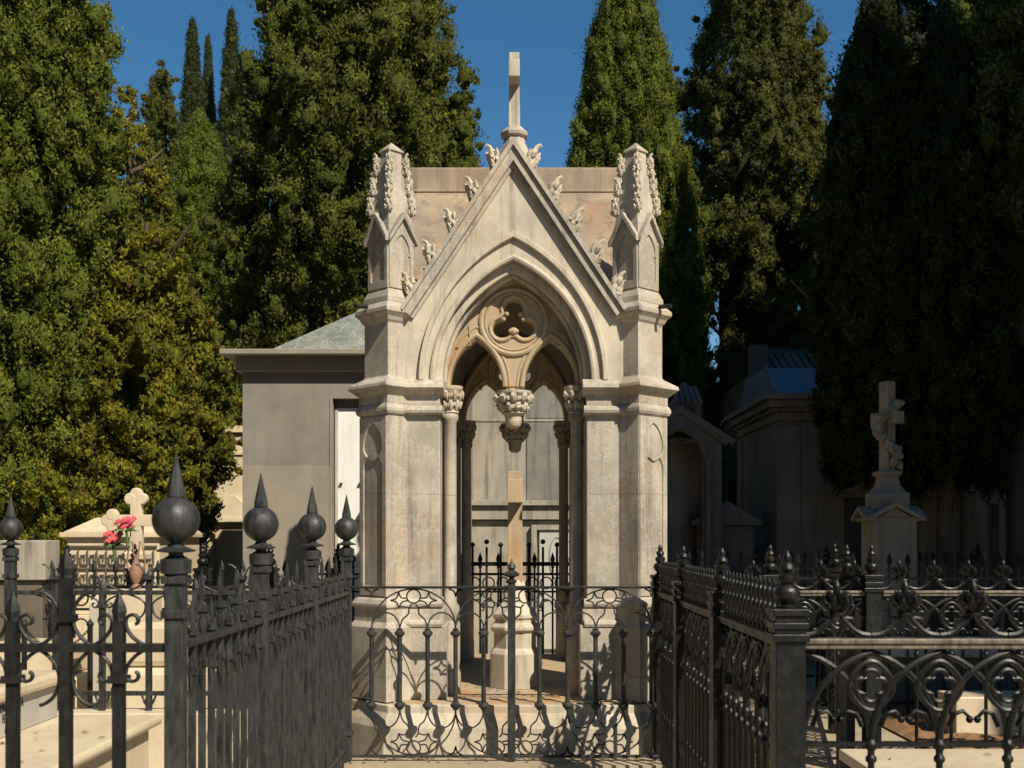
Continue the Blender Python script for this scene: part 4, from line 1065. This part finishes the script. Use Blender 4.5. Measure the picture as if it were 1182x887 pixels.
# more background buildings seen between trunks
for i, (px0, px1, py, DD, mm, lab) in enumerate(((-40, 75, 560, 24, 'cream_wall', 'pale distant tomb house glimpsed between the trunks at far left'), (95, 175, 535, 26, 'cream_wall', 'ochre distant tomb house behind the yellowing tree'),
                                         (480, 700, 470, 24, 'dim_stone', 'grey distant tomb house directly behind the canopy'), (1060, 1190, 470, 20, 'terracotta', 'brown-orange tomb house in deep shade behind the right hand trunks'))):
    t = thing('tomb_house', lab, 'building', (PX((px0 + px1) / 2, DD), DD, 0)); hw = (px1 - px0) / 2 / F * DD; z = PZ(py, DD)
    b = MB(); b.box(-hw, hw, 0, 3, 0, z); obj('wall', b, MT[mm], t)
    b = MB(); b.box(-hw - .1, hw + .1, -.15, 3.1, z + .002, z + .14); b.box(-hw - .04, hw + .04, -.06, 3.04, z - .1, z); obj('cornice', b, MT['tomb_marble' if mm == 'cream_wall' else mm], t)
    b = MB(); b.hexa([(-hw, 0, z + .142), (hw, 0, z + .142), (hw, 3, z + .142), (-hw, 3, z + .142), (-hw * .05, 0, z + .7), (hw * .05, 0, z + .7), (hw * .05, 3, z + .7), (-hw * .05, 3, z + .7)]); obj('roof', b, MT['tile'], t)
    b = MB(); b.box(-.42, .42, -.02, .01, 0, min(2.2, z - .6)); obj('door', b, MT['dark_hole'], t)

# wall behind the canopy (seen through the arch)
Db = 14.2
bw = thing('concrete_tomb', 'weathered grey concrete tomb with stained ledge, seen through the canopy behind the inner cross', 'mausoleum', (PX(595, Db), Db, 0))
b = MB(); b.box(-1.15, 1.1, .10, 2.4, PZ(580, Db), PZ(425, Db)); b.box(-1.3, 1.25, 0, 2.5, 0, PZ(600, Db) - .01); obj('wall', b, MT['concrete'], bw, bevel=.005)
b = MB(); b.box(-1.4, 1.35, -.14, 2.5, PZ(584, Db), PZ(578, Db)); b.box(-1.35, 1.3, -.08, 2.5, PZ(600, Db), PZ(584, Db) - .002); b.box(-1.16, 1.11, .088, 2.42, PZ(486, Db), PZ(483, Db)); b.box(-1.2, 1.15, .04, 2.45, PZ(425, Db) + .002, PZ(418, Db)); obj('ledge', b, MT['concrete'], bw, bevel=.005)
b = MB(); b.box(.30, .74, -.05, -.002, .2, PZ(612, Db)); obj('door', b, MT['tomb_grey'], bw, bevel=.006)
b = MB(); b.tube([(.52 + .09 * math.cos(a), -.055, 1.35 + .26 * math.sin(a)) for a in [2 * PI * k / 24 for k in range(24)]], .008, 6, True); b.box(.27, .77, -.08, -.003, PZ(612, Db) + .002, PZ(606, Db)); b.box(.20, .27, -.09, -.003, .2, PZ(606, Db)); obj('door_frame', b, MT['concrete'], bw, smooth=40)
b = MB(); b.box(PX(608, Db) - PX(595, Db), 1.09, .085, .099, PZ(577, Db), PZ(487, Db)); b.box(PX(608, Db) - PX(595, Db) + .004, 1.08, .088, .099, PZ(482, Db), PZ(428, Db)); obj('shade_stain_panel', b, MT['dark_concrete'], bw, label='added darker panel for the shadow and staining on the right half')  # added panel; shadow and staining of the wall put into its darker colour
# ================================================================== BUILDINGS, RIGHT
Dr = 14.0
rb = thing('corniced_mausoleum', 'brown-grey classical mausoleum with deep moulded cornice and blue-grey metal roof in shade at right', 'mausoleum', (PX(893, Dr), Dr, 0))
z1 = PZ(490, Dr); z2 = PZ(455, Dr); Wd = 2.7; Dp = 2.5
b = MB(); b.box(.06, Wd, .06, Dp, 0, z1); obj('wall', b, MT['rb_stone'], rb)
for q_ in ((.04, .34, .03, .3), (Wd - .34, Wd - .04, .03, .3), (.03, .3, Dp - .3, Dp + .01)): obj('pilaster', MB().box(*q_, 0, z1 - .002), MT['rb_stone'], rb, bevel=.006)
b = MB()
for k, (zz0, zz1, o) in enumerate(((z1, z1 + .05, -.03), (z1 + .05, z1 + .16, .0), (z1 + .16, z1 + .21, .05), (z1 + .21, z1 + .30, .10), (z1 + .30, z1 + .37, .17))):
    b.box(.03 - o, Wd + o, .03 - o, Dp + o, zz0 + .001, zz1)
obj('cornice', b, MT['rb_stone'], rb, bevel=.008)
b = MB(); zr0 = z1 + .372
b.hexa([(.02, .0, zr0), (Wd, .0, zr0), (Wd, Dp, zr0), (.02, Dp, zr0), (.02, .62, zr0 + .42), (Wd, .62, zr0 + .42), (Wd, Dp - .62, zr0 + .42), (.02, Dp - .62, zr0 + .42)]); 
for i in range(5): b.hexa([(.02 + i * .65, -.01, zr0 + .01), (.05 + i * .65, -.01, zr0 + .01), (.05 + i * .65, .64, zr0 + .45), (.02 + i * .65, .64, zr0 + .45), (.02 + i * .65, -.03, zr0 + .03), (.05 + i * .65, -.03, zr0 + .03), (.05 + i * .65, .62, zr0 + .47), (.02 + i * .65, .62, zr0 + .47)])
obj('roof', b, MT['zinc'], rb)
b = MB(); b.box(.9, 1.7, .03, .058, 0, 2.1); obj('door', b, MT['dark_hole'], rb)
# tiled roofed building behind
tb = thing('tiled_mausoleum', 'dark mausoleum with a tiled roof and finial block rising behind the corniced one', 'mausoleum', (PX(868, 17.5), 17.5, 0))
zz = PZ(432, 17.5)
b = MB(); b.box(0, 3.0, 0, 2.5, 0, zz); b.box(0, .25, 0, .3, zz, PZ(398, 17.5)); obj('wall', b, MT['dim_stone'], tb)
b = MB()
for i in range(22): b.tube([(.3 + i * .125, -.05, zz + .02), (.3 + i * .125, .7, zz + .42)], .05, 8)
b.hexa([(.26, -.05, zz + .002), (3.0, -.05, zz + .002), (3.0, 1.5, zz + .002), (.26, 1.5, zz + .002), (.26, .7, zz + .40), (3.0, .7, zz + .40), (3.0, .75, zz + .40), (.26, .75, zz + .40)]); b.box(.24, 3.02, .62, .80, zz + .40, zz + .5)
obj('roof', b, MT['tile'], tb)
# small gothic shrine, dark
Ds = 13.4
gs = thing('gothic_shrine', 'small shaded gothic shrine with trefoil arched niche and slender columns, right of the canopy', 'shrine', (PX(785, Ds), Ds, 0))
ax = .36; zsp = PZ(530, Ds)
A = arch(0, .26, .34, zsp, 10)
ol = [(-.5, .9), (-.5, zsp + .25), (0, PZ(478, Ds)), (.5, zsp + .25), (.5, .9), (.26, .9)] + list(reversed(A)) + [(-.26, .9)]
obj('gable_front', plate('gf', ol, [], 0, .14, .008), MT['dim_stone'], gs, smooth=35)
b = MB(); b.tube(xz(arch(0, .30, .40, zsp, 12), -.01), .03, 8); b.tube([(-.56, -.02, zsp + .18), (0, -.02, PZ(474, Ds)), (.56, -.02, zsp + .18)], .035, 8); b.tube(xz(circ(-.15, zsp + .12, .1, 10, PI * .2, PI, True), .04), .02, 6); b.tube(xz(circ(.15, zsp + .12, .1, 10, 0, PI * .8, True), .04), .02, 6); obj('arch_moulding', b, MT['dim_stone'], gs, smooth=40)
for s in (-1, 1):
    b = MB(); b.lathe([(.05, .95), (.035, 1.0), (.032, zsp - .12), (.055, zsp - .04), (.06, zsp)], (s * .33, -.07, 0), 10); obj('column', b, MT['dim_stone'], gs, smooth=40)
b = MB(); b.box(-.5, .5, .5, .6, .9, zsp + .3); b.box(-.5, -.42, .14, .6, .9, zsp + .3); b.box(.42, .5, .14, .6, .9, zsp + .3); obj('niche_back', b, MT['rb_stone'], gs)
b = MB(); b.box(-.62, .62, -.2, .9, 0, .55); b.box(-.68, .68, -.26, .95, .55, .62); b.box(-.56, .56, -.16, .85, .62, .9); b.box(-.64, .64, -.24, .9, .9, .97); obj('base', b, MT['dim_stone'], gs, bevel=.01)
b = MB(); zt_ = PZ(474, Ds)
for s in (-1, 1): b.hexa([(0, -.05, zt_), (s * .62, -.05, zsp + .16), (s * .62, 1.0, zsp + .16), (0, 1.0, zt_), (0, -.05, zt_ + .06), (s * .66, -.05, zsp + .22), (s * .66, 1.0, zsp + .22), (0, 1.0, zt_ + .06)])
b.lathe([(.24, zt_ - .1), (.22, zt_ + .1), (.12, zt_ + .22), (.06, zt_ + .26), (.08, zt_ + .32), (.03, zt_ + .40)], (.12, .5, 0), 10)
for i in range(5): b.tube([(-.02 + i * .07, .1, zt_ + .1), (.0 + i * .06, .45, zt_ + .33)], .03, 6)
obj('roof', b, MT['tile'], gs)
# low shaded tomb beside it
t = thing('gabled_tomb', 'low shaded tomb with a gabled lid between the gothic shrine and the corniced mausoleum', 'tomb', (PX(838, 13.6), 13.6, 0))
b = MB(); b.box(-.35, .35, 0, 1.6, 0, 1.75); obj('chest', b, MT['dim_stone'], t, bevel=.01)
b = MB(); b.loft([[(-.42, -.06, 1.752), (.42, -.06, 1.752), (.42, -.06, 1.80), (0, -.06, 2.05), (-.42, -.06, 1.80)], [(-.42, 1.66, 1.752), (.42, 1.66, 1.752), (.42, 1.66, 1.80), (0, 1.66, 2.05), (-.42, 1.66, 1.80)]]); obj('lid', b, MT['dim_stone'], t)
# flower-draped cross monument
Dm = 11.0
cm = thing('garlanded_cross', 'pale stone cross draped in carved flowers on a small gabled pedestal at right', 'monument', (PX(1024, Dm), Dm, 0), -.06)
zg = PZ(601, Dm)
b = MB(); b.box(-.20, .20, -.30, .20, 0, zg); b.loft([[(-.20, -.30, zg), (.20, -.30, zg), (0, -.30, zg + .12)], [(-.20, .20, zg), (.20, .20, zg), (0, .20, zg + .12)]]); b.box(-.26, .26, -.36, .26, 0, .9)
obj('pedestal', b, MT['dim_pale'], cm, bevel=.005)
b = MB()
for s in (-1, 1):
    b.hexa([(0, -.34, zg + .125), (s * .25, -.34, zg - .01), (s * .25, .24, zg - .01), (0, .24, zg + .125), (0, -.34, zg + .165), (s * .265, -.34, zg + .02), (s * .265, .24, zg + .02), (0, .24, zg + .165)])
    b.hexa([(-.29, -.03 + s * .0, zg + .10), (.29, -.03, zg + .10), (.29, -.03 + s * .27, zg - .01), (-.29, -.03 + s * .27, zg - .01), (-.29, -.03, zg + .14), (.29, -.03, zg + .14), (.29, -.03 + s * .29, zg + .025), (-.29, -.03 + s * .29, zg + .025)])
obj('gabled_cap', b, MT['dim_pale'], cm)
b = MB(); b.stack(sqf, [(.17, zg + .10), (.17, zg + .26), (.14, zg + .28), (.10, zg + .34), (.085, zg + .42), (.11, zg + .44), (.12, zg + .47), (.07, zg + .49)]); obj('socle', b, MT['dim_pale'], cm, bevel=.004)
zt_ = PZ(441, Dm); z0 = zg + .48
b = MB(); b.box(-.06, .06, -.05, .05, z0, zt_); b.box(-.17, .17, -.052, .052, zt_ - .42, zt_ - .30); obj('cross', b, MT['dim_pale'], cm, rz=R(-58), bevel=.006)
b = MB(); rnd = random.Random(8)
for i in range(150):
    u = rnd.random() ** 1.4; a = u * 3.6; x = -.02 + .12 * math.cos(a * 1.7 + .5) * (1 - u * .35); z = zt_ - .22 - u * .55
    b.blob((x + rnd.uniform(-.03, .03), -.08 + rnd.uniform(-.02, .02), z), (rnd.uniform(.018, .04),) * 3, 6, i, .4)
for i in range(12): b.blob((.06 + rnd.uniform(-.04, .05), -.07, z0 + .10 + rnd.uniform(-.07, .12)), (.03, .03, .03), 6, i, .35)
obj('flower_garland', b, MT['dim_pale'], cm, smooth=60)
# right plot slabs
boxtomb('marble_slab_tomb', 'low cream slab tomb lying inside the right hand iron enclosure', 'tomb', 1.98, 3.5, 5.2, 7.0, [(0, .22, .06, 'base', 'tomb_marble'), (.222, .29, 0, 'slab', 'tomb_marble')], 'tomb_marble', bev=.012)
boxtomb('stone_kerb_block', 'pale stone edging block beside the brown soil at the right edge', 'kerb', PX(1098, 9.0), 6.5, 8.9, 9.3, [(0, .34, 0, 'block', 'tomb_marble')], 'tomb_marble')
boxtomb('low_tomb', 'low grey tomb slab half in shade behind the rear fleuron fence', 'tomb', 3.3, 4.9, 10.3, 11.5, [(0, .5, .05, 'base', 'dim_stone'), (.502, .6, 0, 'slab', 'tomb_grey')], 'dim_stone')

# ================================================================== TREES
c1 = crown('crown', MT['leaf_a'], 1, conic(1.42, .3, .75, .7), 1.2, 13.2, clump=.20, leaf=.085, nleaf=30, dens=1.15, lob=.16)
T1 = tree('cypress_tree', 'broad yellow-green cypress filling the left edge of the picture', PX(5, 15.5), 15.5, c1, trunk_mb(10, .22, 1, 8, crown_r=1.2))
c2 = crown('crown', MT['leaf_b'], 2, prof_pts((0, 1.1), (.08, 1.62), (.25, 1.80), (.42, 1.72), (.58, 1.46), (.70, 1.18), (.85, .75), (1, .03)), 3.5, 13.0, clump=.22, leaf=.08, nleaf=30, dens=1.15, lob=.18, flame=1.4, spray=160)
T2 = tree('cypress_tree', 'huge broad cypress rising behind the grey mausoleum, left of the roof cross', PX(408, 19.5), 19.5, c2, trunk_mb(11, .3, 2, 10, crown_r=1.2)); T2.scale = (1.114,) * 3
c3 = crown('crown', MT['leaf_a'], 3, conic(1.30, .22, .72, .75), 1.5, 12.9, clump=.17, leaf=.075, nleaf=28, dens=1.2, lob=.10, flame=2.3)
T3 = tree('cypress_tree', 'dense flame-shaped cypress rising between the roof cross and the right pinnacle', PX(724, 21), 21, c3, trunk_mb(10, .22, 3, 6))
def twin(t):
    return 1.75 * (.75 + .25 * math.sin(min(1, t / .3) * PI / 2)) * max(0, 1 - max(0, (t - .35) / .65) ** 2.2) ** .8 + .01
c4 = crown('crown', MT['leaf_o'], 4, twin, 2.0, 16.5, clump=.24, leaf=.10, nleaf=30, dens=.95, lob=.30, flame=1.6, corek=.45, gap=.42, spray=220)
T4 = tree('conifer_tree', 'loose dark two-topped conifer showing chinks of sky, right of the canopy', PX(872, 26), 26, c4, trunk_mb(15, .3, 4, 14, crown_r=1.6))
c5 = crown('crown', MT['leaf_y'], 5, conic(.92, .35, .9, .75), 1.5, 6.0, clump=.20, leaf=.10, nleaf=20, dens=1.0, lob=.35, flame=1.1, corek=.35, gap=.35, spray=70, aspect=.5)
T5 = tree('yellowing_tree', 'yellow-green tree with browning foliage between the two big left cypresses', PX(172, 15.8), 15.8, c5, trunk_mb(6, .14, 5, 10, crown_r=.9))
c5b = crown('crown', MT['leaf_y'], 15, conic(.75, .4, .9, .6), 4.2, 9.6, clump=.18, leaf=.10, nleaf=14, dens=.7, lob=.5, flame=1.1, corek=0, gap=.75, spray=80, aspect=.5)
tree('yellowing_tree', 'thin taller tree with sparse brownish foliage showing sky, behind the yellow-green tree', PX(150, 20), 20, c5b, trunk_mb(9.2, .12, 6, 12, crown_r=.8))
c5c = crown('crown', MT['leaf_y'], 25, conic(1.0, .5, .9, .5), .6, 3.4, clump=.18, leaf=.09, nleaf=18, dens=1.0, lob=.4, flame=1.0, corek=.5, gap=.3, aspect=.5)
tree('leafy_shrub', 'low leafy yellow-green shrub behind the chest tomb', PX(110, 15.2), 15.2, c5c, trunk_mb(2, .08, 7, 4), cat='shrub')
tree('leafy_shrub', 'low leafy shrub at the foot of the cream mausoleum wall', PX(196, 15.6), 15.6, c5c, trunk_mb(2, .08, 8, 4), rz=2.0, cat='shrub').scale = (.42, .42, .8)
# distant slim cypresses
c6 = crown('crown', MT['leaf_far'], 6, conic(.62, .35, .75, .6), 0, 20, clump=.16, leaf=.12, nleaf=16, dens=1.3, lob=.08, flame=2.5)
tk6 = trunk_mb(16, .2, 9)
def slim(label, px, top, D, wr, rz):
    z = PZ(top, D); t = tree('slim_cypress', label, PX(px, D), D, c6, tk6, 'slim cypresses in the distance', rz); t.scale = (wr, wr, z / 20.0); return t
slim('distant slim cypress with a clean tip, second of the group from its left', 222, 20, 42, 1.05, 0)
slim('shorter distant slim cypress leaning against its clean-tipped neighbour', 240, 40, 42.6, .8, 1.3)
slim('tallest distant slim cypress, standing apart nearest the huge broad cypress', 267, 10, 41, 1.05, 2.2)
c7 = crown('crown', MT['leaf_o'], 7, conic(1.25, .35, .85, .6), 2, 18.6, clump=.24, leaf=.14, nleaf=18, dens=.9, lob=.4, flame=1.2, corek=.4, gap=.45, spray=140)
tree('conifer_tree', 'ragged distant conifer left of the slim cypresses', PX(186, 40), 40, c7, trunk_mb(17, .2, 10, 10))
# dark trees right
c8 = crown('crown', MT['leaf_shade'], 8, conic(.60, .35, .70, .7), 2.3, 7.85, clump=.13, leaf=.08, nleaf=26, dens=1.15, lob=.12, flame=2.2)
tree('cypress_tree', 'shaded cypress with a sunlit pointed top in front of the corniced mausoleum', PX(1010, 12.8), 12.8, c8, trunk_mb(6, .11, 11, 5))
c9 = crown('crown', MT['leaf_shade'], 9, conic(.74, .3, .72, .75), 2.2, 7.4, clump=.14, leaf=.08, nleaf=26, dens=1.15, lob=.10, flame=2.4)
tree('cypress_tree', 'dark rounded cypress in full shade just right of the garlanded cross', PX(1090, 12.6), 12.6, c9, trunk_mb(6, .11, 12, 5))
c10 = crown('crown', MT['leaf_a'], 10, conic(1.5, .35, .85, .7), 3.0, 13.2, clump=.22, leaf=.09, nleaf=26, dens=1.0, lob=.3, flame=1.5, spray=80)
tree('cypress_tree', 'tall cypress at the right edge with sunlit sprays on its upper left side', PX(1165, 20.5), 20.5, c10, trunk_mb(10, .25, 13, 8))
c11 = crown('crown', MT['leaf_shade'], 11, conic(3.1, .4, .9, .7), 3.0, 19, clump=.32, leaf=.13, nleaf=26, dens=1.0, lob=.3, flame=1.3, spray=160)
T11 = tree('cypress_tree', 'very large dark evergreen rising behind the right hand cypresses to the top edge', PX(1150, 27), 27, c11, trunk_mb(15, .35, 14, 10, crown_r=2))
# sunlit trunk right
b = trunk_mb(7, .13, 3, 0, .15)
tr = thing('pine_trunk_tree', 'tree with a bare red-brown trunk catching sun spots at the right edge', 'tree', (PX(1176, 12.6), 12.6, 0))
obj('trunk', b, MT['bark'], tr, smooth=50)
c12 = crown('crown', MT['leaf_b'], 12, conic(.9, .4, .9, .5), 4.2, 8.0, clump=.22, leaf=.085, nleaf=24, dens=.9, lob=.3, flame=1.2)
link('crown', c12, tr)
tree('leafy_shrub', 'bright green shrub glimpsed behind the trunks at right', PX(1150, 23), 23, crown('crown', MT['leaf_bright'], 31, conic(.6, .5, .9, .6), .8, 3.4, clump=.18, leaf=.10, nleaf=20, lob=.2, flame=1.0), trunk_mb(1.5, .06, 15, 2), cat='shrub')
# more cypresses further back closing the view, and the row off to the right that shades this side
back = [(-8.5, 30, 'far dark cypress behind the left edge cypress', 1.0), (-4.9, 31, 'far dark cypress behind the yellow-green tree', .48), (-1.2, 30, 'far dark cypress hidden mostly behind the canopy', .75),
        (1.6, 32, 'far dark cypress behind the flame-shaped cypress', .55), (4.6, 34, 'far dark cypress behind the two-topped conifer, left of its stem', .62), (8.0, 34, 'far dark cypress behind the two-topped conifer, right of its stem', .62), (12.5, 33, 'far dark cypress behind the right edge trees', 1.1)]
for i, (x, d, lab, s) in enumerate(back):
    t = copy_tree(T3, (x, d, 0), i * 1.1, lab, (1.3, s)); t['group'] = 'far dark cypresses closing the view'
row = [(8.85, 4.0, 16.0), (9.05, 5.0, 16.6), (9.45, 5.9, 16.0), (9.75, 7.0, 16.6), (9.9, 8.0, 19.0), (10.5, 10.0, 20.5), (11.4, 11.5, 21.5), (13.2, 12.0, 21.5), (15.0, 12.5, 21.5), (9.9, 11.4, 16.), (16.8, 13.2, 21.5), (12.4, 8.6, 19.5), (11.6, 5.6, 17)]
for i, (x, d, h) in enumerate(row):
    t = copy_tree(T3, (x, d, 0), i * .9, 'tall dense cypress in the row standing far out to the right, shading that side', (.85 if i == 0 else 1.3, h / 12.9)); t['group'] = 'row of tall cypresses on the right'
for i, (x, d, h) in enumerate(((-13, -8, 15), (-9, -9.5, 14), (-5, -8.6, 15), (-1, -10, 14), (3, -9, 14), (-9.6, 1, 14), (-10.2, 5, 15), (-9.9, 9, 14))):  # unseen trees, added to block skylight and deepen the shade
    t = copy_tree(T3, (x, d, 0), i * 1.3, 'tall unseen cypress added behind the viewer or off to the left to cut skylight', (1.5, h / 12.9)); t['group'] = 'unseen cypresses added around the viewer to cut skylight'
# undergrowth masses, dark
hb = crown('crown', MT['leaf_b'], 41, conic(1.6, .5, .9, .8), .0, 3.2, clump=.25, leaf=.11, nleaf=18, dens=.8, lob=.2, flame=1.0, corek=.85)
for i, (x, d, s, lab) in enumerate(((-8.0, 21, 1.0, 'dark round bush behind the left edge cypress'), (-4.0, 22.5, 1.0, 'dark round bush behind the cream mausoleum'), (2.9, 18.5, .95, 'dark round bush behind the gothic shrine'), (5.0, 22, 1.2, 'dark round bush behind the corniced mausoleum'), (8.8, 24, 1.2, 'dark round bush at the back of the right side'), (-10, 30, 1.4, 'large dark bush in the far left background'), (0.6, 20, 1.0, 'dark round bush behind the concrete tomb'))):
    t = tree('round_bush', lab, x, d, hb, trunk_mb(1.2, .07, 20 + i), 'round bushes', i, 'bush'); t.scale = (s, s, s)

# ================================================================== LIGHT, SKY, CAMERA
sun_to = Vector((.72, -1.0, 1.18)).normalized()
el = math.asin(sun_to.z); az = math.atan2(sun_to.x, sun_to.y)
L = bpy.data.lights.new('sun', 'SUN'); L.energy = 5.0; L.angle = R(.55); L.color = (1, .90, .73)
so = bpy.data.objects.new('sun', L); COL.objects.link(so); so.rotation_euler = (-sun_to).to_track_quat('-Z', 'Y').to_euler()
so.location = (10, -10, 20)
w = bpy.data.worlds.new('World'); sc.world = w; w.use_nodes = True; nt = w.node_tree
sky = nt.nodes.new('ShaderNodeTexSky'); sky.sky_type = 'NISHITA'; sky.sun_disc = False; sky.sun_elevation = el; sky.sun_rotation = az
sky.altitude = 300; sky.air_density = 1.0; sky.dust_density = .0; sky.ozone_density = 3.0
bg = nt.nodes['Background']; bg.inputs[1].default_value = .072
hs = nt.nodes.new('ShaderNodeHueSaturation'); hs.inputs['Saturation'].default_value = 1.26; hs.inputs['Hue'].default_value = .494
nt.links.new(sky.outputs[0], hs.inputs['Color']); nt.links.new(hs.outputs[0], bg.inputs[0])
cam = bpy.data.cameras.new('camera'); co = bpy.data.objects.new('camera', cam); COL.objects.link(co)
co.location = (0, 0, EYE); co.rotation_euler = (PI / 2, 0, 0)
cam.sensor_width = 36; cam.lens = 36 * F / 1182; cam.shift_x = -9.0 / 1182; cam.shift_y = 177.5 / 1182
cam.clip_start = .05; cam.clip_end = 1500
cam.dof.use_dof = True; cam.dof.focus_distance = 8.2; cam.dof.aperture_fstop = 4.5
sc.camera = co
sc.view_settings.view_transform = 'Standard'; sc.view_settings.look = 'None'; sc.view_settings.exposure = .42; sc.view_settings.gamma = 1
sc.cycles.max_bounces = 6; sc.cycles.diffuse_bounces = 3; sc.cycles.glossy_bounces = 2; sc.cycles.transmission_bounces = 2
